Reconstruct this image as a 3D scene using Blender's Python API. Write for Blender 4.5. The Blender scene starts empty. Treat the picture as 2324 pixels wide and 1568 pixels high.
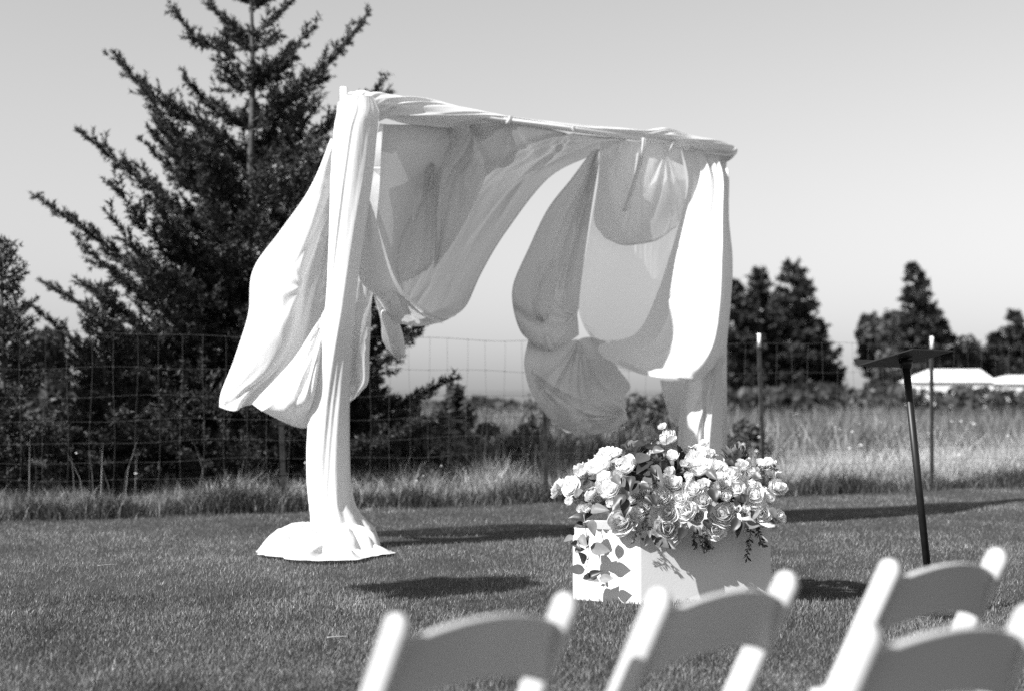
import bpy, math, random
import numpy as np
from mathutils import Vector, Matrix

rng = np.random.default_rng(7)
random.seed(7)
R = math.radians
SC = bpy.context.scene
COL = SC.collection

# ------------------------------------------------------------------ camera
CAM_H, FPX, PITCH = 1.16, 3228.0, math.atan(101 / 3228)
cam_d = bpy.data.cameras.new('camera'); cam = bpy.data.objects.new('camera', cam_d); COL.objects.link(cam)
cam.location = (0, 0, CAM_H); cam.rotation_euler = (math.pi / 2 + PITCH, 0, 0)
cam_d.sensor_width = 36; cam_d.lens = 50.0; cam_d.clip_start = .05; cam_d.clip_end = 5000
cam_d.dof.use_dof = True; cam_d.dof.focus_distance = 7.9; cam_d.dof.aperture_fstop = 1.5; cam_d.dof.aperture_blades = 9
SC.camera = cam

# ------------------------------------------------------------------ sky, sun, exposure
SUN_AZ, SUN_EL = R(31), R(40)            # azimuth of the direction the shadows run in, from +X to +Y
W = bpy.data.worlds.new('World'); SC.world = W; W.use_nodes = True
nt = W.node_tree; bg = nt.nodes['Background']
sky = nt.nodes.new('ShaderNodeTexSky'); sky.sky_type = 'NISHITA'; sky.sun_disc = False
sky.sun_elevation = SUN_EL
sky.sun_rotation = math.atan2(-math.cos(SUN_AZ), -math.sin(SUN_AZ))
sky.air_density = 2.4; sky.dust_density = .6; sky.ozone_density = 1.0
bw = nt.nodes.new('ShaderNodeRGBToBW')
nt.links.new(sky.outputs[0], bw.inputs[0]); nt.links.new(bw.outputs[0], bg.inputs[0])
bg.inputs[1].default_value = 0.062
sun_d = bpy.data.lights.new('sun', 'SUN'); sun = bpy.data.objects.new('sun', sun_d); COL.objects.link(sun)
sun_d.energy = 5.0; sun_d.angle = R(.53); sun_d.color = (1, 1, 1)   # a black-and-white photograph
TRAVEL = Vector((math.cos(SUN_AZ) * math.cos(SUN_EL), math.sin(SUN_AZ) * math.cos(SUN_EL), -math.sin(SUN_EL)))
sun.rotation_euler = TRAVEL.to_track_quat('-Z', 'Y').to_euler(); sun.location = (-8, -3, 9)
VS = SC.view_settings
VS.view_transform = 'Standard'; VS.look = 'None'; VS.exposure = 1.07; VS.gamma = 1.0; VS.use_curve_mapping = False
SC.cycles.use_denoising = False; SC.cycles.use_adaptive_sampling = False
SC.cycles.max_bounces = 8; SC.cycles.transparent_max_bounces = 16

# ------------------------------------------------------------------ places read off the photograph (2324 x 1568 grid)
CP, SP = math.cos(PITCH), math.sin(PITCH)
def ray(x, y):
    u, v = (x - 1162) / FPX, (784 - y) / FPX
    return np.array((u, CP - v * SP, SP + v * CP))
def P(x, y, Y):                                   # the point on that line of sight at distance Y
    d = ray(x, y); return np.array((0, 0, CAM_H)) + d * (Y / d[1])
def G(x, y, z=0.0):                               # the same at height z
    d = ray(x, y); return np.array((0, 0, CAM_H)) + d * ((z - CAM_H) / d[2])

# ------------------------------------------------------------------ helpers
def tag(o, label=None, cat=None, group=None, kind=None):
    if label: o['label'] = label
    if cat: o['category'] = cat
    if group: o['group'] = group
    if kind: o['kind'] = kind
    return o
def empty(name, loc=(0, 0, 0), rz=0.0):
    o = bpy.data.objects.new(name, None); COL.objects.link(o); o.location = loc; o.rotation_euler = (0, 0, rz)
    o.empty_display_size = .1
    return o
def link(name, me, mat, parent=None):
    o = bpy.data.objects.new(name, me); COL.objects.link(o)
    if mat and not me.materials: me.materials.append(mat)
    if parent is not None: o.parent = parent
    return o
def npmesh(name, verts, faces_list, smooth=True, attrs=None):
    """faces_list: list of int arrays (n,k)"""
    me = bpy.data.meshes.new(name)
    verts = np.asarray(verts, np.float32)
    me.vertices.add(len(verts)); me.vertices.foreach_set('co', verts.ravel())
    fl = [np.asarray(f, np.int32) for f in faces_list if len(f)]
    idx = np.concatenate([f.ravel() for f in fl]); cnt = np.concatenate([np.full(len(f), f.shape[1], np.int32) for f in fl])
    me.loops.add(len(idx)); me.loops.foreach_set('vertex_index', idx)
    me.polygons.add(len(cnt)); st = np.concatenate(([0], np.cumsum(cnt)[:-1])).astype(np.int32)
    me.polygons.foreach_set('loop_start', st)
    me.polygons.foreach_set('use_smooth', np.full(len(cnt), bool(smooth)))
    for k, v in (attrs or {}).items():
        a = me.attributes.new(k, 'FLOAT', 'POINT'); a.data.foreach_set('value', np.asarray(v, np.float32))
    me.update(calc_edges=True); me.validate()
    return me
class MB:
    """collects shapes into one mesh"""
    def __init__(s): s.v = []; s.f = {}; s.n = 0
    def add(s, V, *F):
        V = np.asarray(V, float).reshape(-1, 3); s.v.append(V)
        for f in F:
            f = np.asarray(f, int)
            if len(f): s.f.setdefault(f.shape[1], []).append(f + s.n)
        s.n += len(V)
    def box(s, c, size, rot=None):
        x, y, z = [q / 2 for q in size]
        V = np.array([(a * x, b * y, e * z) for e in (-1, 1) for b in (-1, 1) for a in (-1, 1)])
        if rot is not None: V = V @ np.array(rot).T
        s.add(V + np.array(c), [(0, 2, 3, 1), (4, 5, 7, 6), (0, 1, 5, 4), (2, 6, 7, 3), (0, 4, 6, 2), (1, 3, 7, 5)])
    def tube(s, pts, rad, n=10, cap=True, flat=None):
        pts = np.asarray(pts, float); m = len(pts); rad = np.broadcast_to(np.asarray(rad, float), (m,))
        T = np.gradient(pts, axis=0); T /= np.linalg.norm(T, axis=1)[:, None] + 1e-12
        up = np.array((0, 0, 1.)) if abs(T[0][2]) < .9 else np.array((0, 1., 0))
        V = []
        for i in range(m):
            a = np.cross(T[i], up); a /= np.linalg.norm(a) + 1e-12; b = np.cross(a, T[i])
            for k in range(n):
                t = 2 * math.pi * k / n
                V.append(pts[i] + rad[i] * (math.cos(t) * a + math.sin(t) * b))
        F = [(i * n + k, i * n + (k + 1) % n, (i + 1) * n + (k + 1) % n, (i + 1) * n + k) for i in range(m - 1) for k in range(n)]
        s.add(V, F)
        if cap:
            base = s.n - m * n
            c0, c1 = pts[0], pts[-1]
            s.v.append(np.array([c0, c1])); i0 = s.n; s.n += 2
            s.f.setdefault(3, []).append(np.array([(i0, base + (k + 1) % n, base + k) for k in range(n)] +
                [(i0 + 1, base + (m - 1) * n + k, base + (m - 1) * n + (k + 1) % n) for k in range(n)]))
    def build(s, name, mat, parent=None, smooth=True, attrs=None):
        me = npmesh(name, np.concatenate(s.v), [np.concatenate(f) for f in s.f.values()], smooth, attrs)
        return link(name, me, mat, parent)
def autosmooth(o, ang=35):
    m = o.data
    try: m.set_sharp_from_angle(angle=R(ang))
    except Exception: pass
def bevel(o, w=.004, seg=2):
    b = o.modifiers.new('bevel', 'BEVEL'); b.width = w; b.segments = seg; b.limit_method = 'ANGLE'; b.angle_limit = R(40)
    return o

# ------------------------------------------------------------------ materials (greys: the photograph is black and white)
def grey(v): return (v, v, v, 1)
def mat(name, v, rough=.6, var=.15, scale=8.0, bump=0.0, bscale=60.0, spec=.3, trans=0.0, attr=None, sheen=0):
    m = bpy.data.materials.new(name); m.use_nodes = True
    t = m.node_tree; N = t.nodes; L = t.links; b = N['Principled BSDF']; out = N['Material Output']
    b.inputs['Roughness'].default_value = rough; b.inputs['Specular IOR Level'].default_value = spec
    no = N.new('ShaderNodeTexNoise'); no.inputs['Scale'].default_value = scale; no.inputs['Detail'].default_value = 4
    tc = N.new('ShaderNodeTexCoord'); L.new(tc.outputs['Object'], no.inputs['Vector'])
    mr = N.new('ShaderNodeMapRange'); mr.inputs[1].default_value = .25; mr.inputs[2].default_value = .75
    mr.inputs[3].default_value = v * (1 - var); mr.inputs[4].default_value = min(.95, v * (1 + var))
    L.new(no.outputs[0], mr.inputs[0]); src = mr.outputs[0]
    if attr:
        at = N.new('ShaderNodeAttribute'); at.attribute_name = attr
        mu = N.new('ShaderNodeMath'); mu.operation = 'MULTIPLY'; L.new(src, mu.inputs[0]); L.new(at.outputs['Fac'], mu.inputs[1]); src = mu.outputs[0]
    L.new(src, b.inputs['Base Color'])
    if bump:
        n2 = N.new('ShaderNodeTexNoise'); n2.inputs['Scale'].default_value = bscale; n2.inputs['Detail'].default_value = 5
        L.new(tc.outputs['Object'], n2.inputs['Vector'])
        bp = N.new('ShaderNodeBump'); bp.inputs['Strength'].default_value = bump; bp.inputs['Distance'].default_value = .01
        L.new(n2.outputs[0], bp.inputs['Height']); L.new(bp.outputs[0], b.inputs['Normal'])
    if trans:
        tr = N.new('ShaderNodeBsdfTranslucent'); L.new(src, tr.inputs[0])
        mx = N.new('ShaderNodeMixShader'); mx.inputs[0].default_value = trans
        L.new(b.outputs[0], mx.inputs[1]); L.new(tr.outputs[0], mx.inputs[2]); L.new(mx.outputs[0], out.inputs[0])
    return m
def fabric(name, v=.84, trans=.34, clear=.05):
    m = bpy.data.materials.new(name); m.use_nodes = True
    t = m.node_tree; N = t.nodes; L = t.links; N.remove(N['Principled BSDF']); out = N['Material Output']
    d = N.new('ShaderNodeBsdfDiffuse'); d.inputs[0].default_value = grey(v)
    tr = N.new('ShaderNodeBsdfTranslucent'); tr.inputs[0].default_value = grey(v)
    tp = N.new('ShaderNodeBsdfTransparent')
    a = N.new('ShaderNodeMixShader'); a.inputs[0].default_value = trans
    b = N.new('ShaderNodeMixShader'); b.inputs[0].default_value = clear
    L.new(d.outputs[0], a.inputs[1]); L.new(tr.outputs[0], a.inputs[2]); L.new(a.outputs[0], b.inputs[1]); L.new(tp.outputs[0], b.inputs[2])
    L.new(b.outputs[0], out.inputs[0])
    # fine creases running down the cloth (cu, cv: metres across and along the weave)
    au = N.new('ShaderNodeAttribute'); au.attribute_name = 'cu'; av = N.new('ShaderNodeAttribute'); av.attribute_name = 'cv'
    prev = None
    for su, sv, dist, st in ((5, 1.3, .035, .42), (22, 3.2, .010, .32), (10, 12, .006, .2)):
        m1 = N.new('ShaderNodeMath'); m1.operation = 'MULTIPLY'; m1.inputs[1].default_value = su; L.new(au.outputs['Fac'], m1.inputs[0])
        m2 = N.new('ShaderNodeMath'); m2.operation = 'MULTIPLY'; m2.inputs[1].default_value = sv; L.new(av.outputs['Fac'], m2.inputs[0])
        cx = N.new('ShaderNodeCombineXYZ'); L.new(m1.outputs[0], cx.inputs[0]); L.new(m2.outputs[0], cx.inputs[1])
        no = N.new('ShaderNodeTexNoise'); no.inputs['Scale'].default_value = 1.0; no.inputs['Detail'].default_value = 3; no.inputs['Distortion'].default_value = .6
        L.new(cx.outputs[0], no.inputs['Vector'])
        bp = N.new('ShaderNodeBump'); bp.inputs['Strength'].default_value = st; bp.inputs['Distance'].default_value = dist
        L.new(no.outputs[0], bp.inputs['Height'])
        if prev: L.new(prev.outputs[0], bp.inputs['Normal'])
        prev = bp
    L.new(prev.outputs[0], d.inputs['Normal']); L.new(prev.outputs[0], tr.inputs['Normal'])
    return m
M = dict(
    soil=mat('lawn soil', .03, .95, .35, 3.0, bump=.6, bscale=30),
    field=mat('field soil', .11, .95, .35, .6),
    grass=mat('mown grass', .125, .5, .28, .9, spec=.35, trans=.25, attr='tone'),
    hay=mat('tall grass', .24, .6, .3, .7, spec=.2, trans=.3, attr='tone'),
    fir=mat('fir needles', .035, .55, .3, 1.2, spec=.35, trans=.12, attr='tone'),
    bark=mat('bark', .07, .9, .4, 14, bump=.8, bscale=40),
    leafy=mat('leaves', .085, .5, .35, 2.0, spec=.35, trans=.25, attr='tone'),
    cloth_shaded=fabric('shaded white drape fabric', .70, .10, .01),  # same drape cloth, darkened and less translucent to put the sail's shade in
    gauze=fabric('thin sheer white gauze', .80, .50, .48),
    cloth=fabric('white drape fabric', .76, .28, .02),
    sheer=fabric('sheer white drape fabric', .78, .42, .14),
    pipe=mat('white pipe', .8, .35, .03, 5),
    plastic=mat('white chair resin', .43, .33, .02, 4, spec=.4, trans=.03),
    screw=mat('steel screw', .45, .35, .1, 20),
    black=mat('black powder coated steel', .008, .45, .3, 30, spec=.35),
    wire=mat('galvanised wire', .07, .5, .2, 20),
    post=mat('weathered steel post', .05, .7, .5, 9, bump=.4, bscale=80),
    posttop=mat('white painted post top', .75, .6, .12, 20),
    planter=mat('white painted board', .62, .55, .03, 6, bump=.05, bscale=90),
    shed=mat('white metal sheet', .72, .5, .06, 1),
    twig=mat('dry stem', .28, .8, .3, 20),
    white=mat('white petal', .9, .6, .04, 20, spec=.12, trans=.36),
    cream=mat('cream petal', .76, .6, .07, 20, spec=.12, trans=.28),
    mauve=mat('dusky petal', .2, .6, .12, 20, spec=.15, trans=.2),
    leafd=mat('dark rose leaf', .03, .42, .3, 25, spec=.45, trans=.12),
    leafm=mat('mid green leaf', .09, .42, .25, 25, spec=.45, trans=.15),
    leafl=mat('pale eucalyptus leaf', .16, .5, .2, 25, spec=.3, trans=.15),
)

# ------------------------------------------------------------------ ground
def lawn_z(x, y):
    return .012 * np.sin(x * 1.3 + .5) * np.sin(y * .9) + .006 * np.sin(x * 3.1 + y * 2.2)
FK = .412
def fence_y(x): return 12.75 + FK * (x + 4.67)

def terrain(name, x0, x1, y0, y1, nx, ny, z, mt, kind='structure'):
    X, Y = np.meshgrid(np.linspace(x0, x1, nx), np.linspace(y0, y1, ny))
    Z = lawn_z(X, Y) + z
    V = np.stack((X, Y, Z), -1).reshape(-1, 3)
    i = np.arange(nx * ny).reshape(ny, nx)
    F = np.stack((i[:-1, :-1], i[:-1, 1:], i[1:, 1:], i[1:, :-1]), -1).reshape(-1, 4)
    o = link(name, npmesh(name, V, [F]), mt); tag(o, kind=kind); return o
gm = MB()
S = 3000
gm.add([(-S, -S, -.06), (S, -S, -.06), (S, S, -.06), (-S, S, -.06)], [(0, 1, 2, 3)])
g = gm.build('ground', M['field']); tag(g, kind='structure')
terrain('lawn', -14, 14, -4, 24, 90, 90, 0, M['soil'])

def blade_mesh(name, pos, h, w, az, lean, tone, mt, simple=None, droop=.55, parent=None):
    n = len(pos); ca, sa = np.cos(az), np.sin(az)
    fa = rng.uniform(0, 2 * math.pi, n)
    wx, wy = np.cos(fa) * w * .5, np.sin(fa) * w * .5
    V = np.zeros((n, 5, 3))
    mx, my = ca * lean * .3 * h, sa * lean * .3 * h
    tx, ty = ca * lean * h, sa * lean * h
    V[:, 0] = pos + np.stack((-wx, -wy, 0 * wx), -1); V[:, 1] = pos + np.stack((wx, wy, 0 * wx), -1)
    mid = pos + np.stack((mx, my, h * droop), -1)
    V[:, 2] = mid + np.stack((wx, wy, 0 * wx), -1) * .8; V[:, 3] = mid - np.stack((wx, wy, 0 * wx), -1) * .8
    V[:, 4] = pos + np.stack((tx, ty, h * np.sqrt(np.clip(1 - (lean * .6) ** 2, .1, 1))), -1)
    if simple is not None:
        far = np.nonzero(simple)[0]; near = np.nonzero(~simple)[0]
        V3 = V[far][:, (0, 1, 4)]; V5 = V[near]; k = len(near) * 5
        Q = np.arange(len(near))[:, None] * 5 + np.array([[0, 1, 2, 3]]); T = np.concatenate((np.arange(len(near))[:, None] * 5 + np.array([[3, 2, 4]]), k + np.arange(len(far) * 3).reshape(-1, 3)))
        me = npmesh(name, np.concatenate((V5.reshape(-1, 3), V3.reshape(-1, 3))), [Q, T], True, {'tone': np.concatenate((np.repeat(tone[near], 5), np.repeat(tone[far], 3)))})
        return link(name, me, mt, parent)
    b = np.arange(n)[:, None] * 5
    Q = b + np.array([[0, 1, 2, 3]]); T = b + np.array([[3, 2, 4]])
    tn = np.repeat(tone, 5)
    me = npmesh(name, V.reshape(-1, 3), [Q, T], True, {'tone': tn})
    return link(name, me, mt, parent)

def frustum_pts(n, y0, y1, power=2.0, margin=.35, side=.39):
    # denser towards the camera
    t = rng.uniform(0, 1, n)
    Y = (y0 ** (1 - power) + t * (y1 ** (1 - power) - y0 ** (1 - power))) ** (1 / (1 - power))
    X = rng.uniform(-1, 1, n) * (side * Y + margin)
    return X, Y
def fbm(x, y, s, seed):
    r = np.random.default_rng(seed); o = 0
    for k in range(7):
        a = r.uniform(0, 2 * math.pi); f = s * (1.0 + .5 * k); ph = r.uniform(0, 7)
        o = o + np.sin((x * math.cos(a) + y * math.sin(a)) * f + ph + 1.3 * np.sin(x * f * .37 + k)) / (1 + .35 * k)
    return o / 3.0

# mown lawn
X, Y = frustum_pts(480000, 4.6, 19.0, 1.55)
ok = Y < fence_y(X) + .25
X, Y = X[ok], Y[ok]; n = len(X)
pat = fbm(X, Y, 2.3, 3); pat2 = fbm(X, Y, 7.0, 5)
h = rng.uniform(.012, .034, n) * (1 + .3 * pat)
tall = rng.uniform(0, 1, n) < .02; h[tall] *= 1.5
tone = np.clip(rng.normal(1.12, .4, n) * (1 + .36 * pat + .28 * pat2 + .28 * fbm(X, Y, .8, 77)), .35, 2.4)
dry = rng.uniform(0, 1, n) < .05; tone[dry] *= 1.9
o = blade_mesh('lawn_grass', np.stack((X, Y, lawn_z(X, Y) - .003), -1), h, rng.uniform(.002, .0045, n) * (1 + np.clip(Y - 7, 0, 8) * .07),
               rng.uniform(0, 2 * math.pi, n), rng.uniform(.1, .9, n), tone, M['grass'], simple=Y > 8.2)
tag(o, 'short mown grey lawn grass covering the foreground', 'grass', kind='stuff')

# unmown dark strip along the foot of the fence
n = 34000; X = rng.uniform(-7, 9, n); Y = fence_y(X) + rng.normal(.05, .17, n)
cl = fbm(X, Y * .6, 2.6, 11); keep = rng.uniform(-.9, .9, n) < cl + .25; X, Y = X[keep], Y[keep]; cl = cl[keep]; n = len(X)
o = blade_mesh('verge_grass', np.stack((X, Y, 0 * X), -1), rng.uniform(.04, .22, n) * (1 + .7 * cl + .35 * fbm(X, Y, 6.0, 12)), rng.uniform(.005, .011, n),
               rng.uniform(0, 2 * math.pi, n), rng.uniform(.2, 1.0, n), np.clip(rng.normal(.5, .2, n), .2, 1.2), M['grass'])
tag(o, 'dark unmown grass strip along the foot of the wire fence', 'grass', kind='stuff')

# pale dry grass just behind the fence
n = 80000; X = rng.uniform(-8, 11, n); d = rng.uniform(0, 1, n) ** 1.2 * 4.2 + .15; Y = fence_y(X) + d
cl = fbm(X, Y, 1.7, 21)
o = blade_mesh('dry_meadow_grass', np.stack((X, Y, 0 * X), -1), rng.uniform(.10, .38, n) * (1 + .55 * cl + .3 * fbm(X, Y, 5.0, 29)) * np.clip(1 + .06 * X, .6, 1.5), rng.uniform(.005, .010, n),
               rng.uniform(0, 2 * math.pi, n), rng.uniform(.15, .8, n), np.clip(rng.normal(1.35, .4, n) * (1 + .45 * cl + .3 * fbm(X, Y, 4.0, 23)) * np.clip(1 + .05 * X, .7, 1.45), .3, 2.2), M['hay'], simple=d > 1.2)
tag(o, 'pale dry meadow grass just behind the wire fence', 'grass', kind='stuff')
# darker weedy meadow farther back
n = 90000; Y = 15 + 50 * rng.uniform(0, 1, n) ** 2.0; X = rng.uniform(-1, 1, n) * (.4 * Y + 1)
ok = Y > fence_y(X) + 2.6; X, Y = X[ok], Y[ok]; n = len(X); cl = fbm(X, Y, .9, 33)
o = blade_mesh('weedy_meadow', np.stack((X, Y, 0 * X - .02), -1), rng.uniform(.35, .85, n) * (1 + .22 * cl), rng.uniform(.012, .032, n) * (.6 + Y / 40),
               rng.uniform(0, 2 * math.pi, n), rng.uniform(.1, .7, n), np.clip(rng.normal(.62, .3, n) * (1 + .4 * cl), .15, 1.9), M['hay'], simple=Y > 22)
tag(o, 'darker tall weeds of the field behind the fence', 'grass', kind='stuff')
# stalks standing up through the meadow
n = 420; X = rng.uniform(-7, 9, n); Y = fence_y(X) + rng.uniform(.1, 5, n)
o = blade_mesh('dry_stalks', np.stack((X, Y, 0 * X), -1), rng.uniform(.35, .8, n), rng.uniform(.004, .008, n), rng.uniform(0, 6.3, n),
               rng.uniform(.05, .45, n), np.clip(rng.normal(1.3, .4, n), .4, 2.4), M['hay'])
tag(o, 'thin dry stalks poking above the meadow grass', 'grass', kind='stuff')
# pale seed heads and small white wild flowers
mb = MB(); n = 130; X = rng.uniform(-5, 9, n); Y = fence_y(X) + rng.uniform(.3, 8, n); Z = rng.uniform(.2, .55, n) + .03 * (Y - fence_y(X))
for x, y, z in zip(X, Y, Z):
    r = random.uniform(.012, .032)
    k = 6; a = np.linspace(0, 2 * math.pi, k, endpoint=False)
    ring = np.stack((x + r * np.cos(a), y + r * np.sin(a), z + .3 * r * np.sin(2 * a)), -1)
    mb.add(np.concatenate((ring, [(x, y, z + r * .5), (x, y, z - r * .5)])), [(i, (i + 1) % k, k) for i in range(k)] + [((i + 1) % k, i, k + 1) for i in range(k)])
o = mb.build('wild_flowers', M['white']); tag(o, 'small pale wild flower heads scattered in the meadow', 'flowers', kind='stuff')

# ------------------------------------------------------------------ trees
def conifer(base, height, zb_r, rise, n_br, seed, name, label, group=None, needle=.05, nw=.012, per_m=170, twig_gap=.05, twig_len=.42,
            trunk_r=.09, tone=(1, .3), fixed=(), whorl=None, sub=True, klen=(.7, 1.06), droop=.05):
    r = np.random.default_rng(seed); root = empty(name, base); tag(root, label, 'tree', group)
    zb, rr = np.array(zb_r[0], float), np.array(zb_r[1], float)
    tm = MB(); hz = np.linspace(0, height, 14)
    tm.tube(np.stack((.02 * np.sin(hz * 1.7), .02 * np.cos(hz * 1.3), hz), -1), trunk_r * (1 - hz / height) ** .8 + .006, 8)
    tm.build('trunk', M['bark'], root)
    segs, tones = [], []      # segments carrying needles: start, end
    bm = MB()
    zs = list(zb[0] + (zb[-1] * .985 - zb[0]) * (np.arange(n_br) / n_br) ** .95)
    if whorl: zs = [round(z / whorl) * whorl + r.normal(0, .03) if z > height * .35 else z for z in zs]
    brs = [(z, r.uniform(0, 2 * math.pi), r.uniform(*klen) * (.72 if z > height * .62 and whorl else 1 if z > height * .3 else 1.25)) for z in zs] + [(z, a, k) for z, a, k in fixed]
    for z, az, kf in brs:
        L = np.interp(z, zb, rr) * kf
        if L < .05: L = .06
        up = rise(z / height) + r.normal(0, .07)
        m = max(5, int(L / .12)); t = np.linspace(0, 1, m)
        sway = r.normal(0, .06) * L
        rad = L * t; zz = z + L * math.tan(up) * (t ** 1.12) - droop * L * np.sin(t * math.pi) + r.normal(0, .03) * L * np.sin(t * 2 * math.pi)
        px = np.cos(az) * rad - np.sin(az) * sway * np.sin(t * 3.0); py = np.sin(az) * rad + np.cos(az) * sway * np.sin(t * 3.0)
        bp = np.stack((px, py, zz), -1)
        bm.tube(bp, np.linspace(trunk_r * .22 * (L / rr.max()) + .004, .003, m), 5, cap=False)
        tot = np.linalg.norm(bp[-1] - bp[0])
        # the branch itself bears needles on its outer part
        for i in range(m - 1):
            if t[i] > .12: segs.append((bp[i], bp[i + 1], 1.0))
        k = max(3, int(tot / twig_gap))
        for j in range(k):
            s = .12 + .88 * (j + r.uniform(0, .8)) / k
            if s > 1: continue
            p = np.array([np.interp(s, t, bp[:, q]) for q in range(3)])
            side = 1 if j % 2 else -1
            i = min(m - 2, int(s * (m - 1))); d = bp[i + 1] - bp[i]; d /= np.linalg.norm(d)
            lat = np.cross(d, (0, 0, 1)); lat /= np.linalg.norm(lat) + 1e-9
            tl = twig_len * (1.2 - .8 * s) * r.uniform(.5, 1.2) * min(1, .35 + L / 1.6)
            dd = d * r.uniform(.55, .95) + lat * side * r.uniform(.35, 1.1) + np.array((0, 0, r.uniform(-.3, .6)))
            dd /= np.linalg.norm(dd); e = p + dd * tl
            segs.append((p, e, r.uniform(.7, 1.2)))
            if sub and tl > .13:
                for q in range(int(tl / .06)):
                    f = r.uniform(.15, .95); p2 = p + dd * tl * f
                    d2 = dd + r.normal(0, .7, 3) + np.array((0, 0, .25)); d2 /= np.linalg.norm(d2)
                    segs.append((p2, p2 + d2 * tl * .45 * r.uniform(.5, 1.1), r.uniform(.7, 1.25)))
    bm.build('branch', M['bark'], root)
    A = np.array([s[0] for s in segs]); B = np.array([s[1] for s in segs]); K = np.array([s[2] for s in segs])
    Ls = np.linalg.norm(B - A, axis=1); cnt = np.maximum(3, (Ls * per_m).astype(int))
    ii = np.repeat(np.arange(len(A)), cnt); nn = len(ii)
    f = r.uniform(0, 1.02, nn)[:, None]; p = A[ii] + (B[ii] - A[ii]) * f
    ax = (B - A) / (Ls[:, None] + 1e-9); ax = ax[ii]
    rd = r.normal(0, 1, (nn, 3)); rd -= ax * np.sum(rd * ax, 1)[:, None]; rd /= np.linalg.norm(rd, axis=1)[:, None] + 1e-9
    nd = ax * .75 + rd * .85; nd /= np.linalg.norm(nd, axis=1)[:, None]
    ln = needle * r.uniform(.6, 1.15, nn)[:, None]
    sd = np.cross(nd, r.normal(0, 1, (nn, 3))); sd /= np.linalg.norm(sd, axis=1)[:, None] + 1e-9
    V = np.stack((p - sd * nw * .5, p + sd * nw * .5, p + nd * ln), 1).reshape(-1, 3)
    T = np.arange(nn * 3).reshape(-1, 3)
    tn = np.repeat(np.clip(r.normal(tone[0], tone[1], len(A)) * K, .25, 2.2)[ii], 3)
    link('crown', npmesh('crown', V, [T], False, {'tone': tn}), M['fir'], root)
    return root

def leafy(base, size, n, leaf, seed, name, label, cat, group=None, tone=(1, .3), trunk=True, clumps=14, flat=.0, mt=None, stems=True):
    """broad-leaved bush or tree: leaf clumps spread through an uneven volume; size = (rx, ry, height)"""
    r = np.random.default_rng(seed); root = empty(name, base); tag(root, label, cat, group)
    rx, ry, hh = size; cs = []
    for k in range(clumps):
        a = r.uniform(0, 2 * math.pi); q = math.sqrt(r.uniform(0, 1)) * .8; zz = r.uniform(.12, .9)
        q *= math.sqrt(max(.05, 1 - (zz - .35) ** 2 / .5))
        cs.append((q * math.cos(a) * rx, q * math.sin(a) * ry, zz * hh, r.uniform(.2, .42)))
    cs = np.array(cs); ii = r.integers(0, len(cs), n)
    u = r.normal(0, 1, (n, 3)); u /= np.linalg.norm(u, axis=1)[:, None]
    rad = (r.uniform(0, 1, n) ** .45)[:, None]
    sc = np.stack((cs[ii, 3] * rx, cs[ii, 3] * ry, cs[ii, 3] * hh * .55), -1)
    p = cs[ii, :3] + u * rad * sc; p[:, 2] = np.abs(p[:, 2])
    nrm = u + r.normal(0, .6, (n, 3)); nrm /= np.linalg.norm(nrm, axis=1)[:, None]
    a = np.cross(nrm, r.normal(0, 1, (n, 3))); a /= np.linalg.norm(a, axis=1)[:, None]; b = np.cross(nrm, a)
    s = leaf * r.uniform(.55, 1.25, n)[:, None]
    V = np.stack((p - a * s, p - b * s * .45 + nrm * s * .12, p + a * s, p + b * s * .45 + nrm * s * .12), 1).reshape(-1, 3)
    Q = np.arange(n * 4).reshape(-1, 4)
    tn = np.repeat(np.clip(r.normal(tone[0], tone[1], n) * r.uniform(.7, 1.2, len(cs))[ii], .25, 2.4), 4)
    link('foliage' if not trunk else 'crown', npmesh('crown', V, [Q], False, {'tone': tn}), mt or M['leafy'], root)
    sm = MB()
    if trunk:
        sm.tube([(0, 0, -.05), (.02, 0, hh * .3), (0, .02, hh * .6)], [hh * .035, hh * .025, hh * .01], 7)
    for c in cs[:10]:
        sm.tube([(0, 0, hh * .15 if trunk else -.05), (c[0] * .5, c[1] * .5, c[2] * .6), (c[0], c[1], c[2])], [hh * .014 + .003, hh * .009 + .002, .003], 5)
    sm.build('trunk' if trunk else 'stem', M['bark'], root)
    return root

# the big open-crowned fir behind the arch
PI = math.pi
fx = [(.95, PI * 1.02, 1.0), (1.35, PI * .98, 1.0), (2.15, PI * 1.03, 1.02), (2.95, PI * .97, 1.02), (3.95, PI * 1.02, 1.02), (4.8, PI * 1.0, 1.0),
      (4.2, -.05, 1.02), (3.7, .15, .9), (4.75, .1, .8), (3.3, -.2, .9), (2.6, .1, 1.0), (1.6, .0, 1.0), (.9, .05, .98), (.5, -.1, .95), (.5, PI * .95, .9),
      (5.2, PI * .9, .9), (5.2, .2, .8), (5.6, PI, .9), (5.7, .1, .8)]
fx += [(.15 + 2.3 * k / 46, (k * 2.399) % (2 * PI), .62 + .36 * ((k * 7) % 10) / 10) for k in range(46)]
bx = P(565, 885, 16.0)
conifer((bx[0], 16.0, -.02), 6.25, ([.15, 1, 2.2, 3, 4, 4.85, 5.5, 6.2], [2.15, 2.35, 2.25, 1.95, 1.46, .85, .45, .12]),
        lambda f: R(8) + R(30) * min(1, f * 2.2), 100, 5, 'fir_tree', 'big dark open-crowned fir rising behind the fence, left of the arch', per_m=150, whorl=.46, twig_len=.44, twig_gap=.045,
        fixed=fx, trunk_r=.075, needle=.06, nw=.017, klen=(.35, .82), droop=.09)
sp = [([.05, .5, 1.2, 2.0, 2.5], [.5, .62, .5, .25, .05])]
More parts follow.
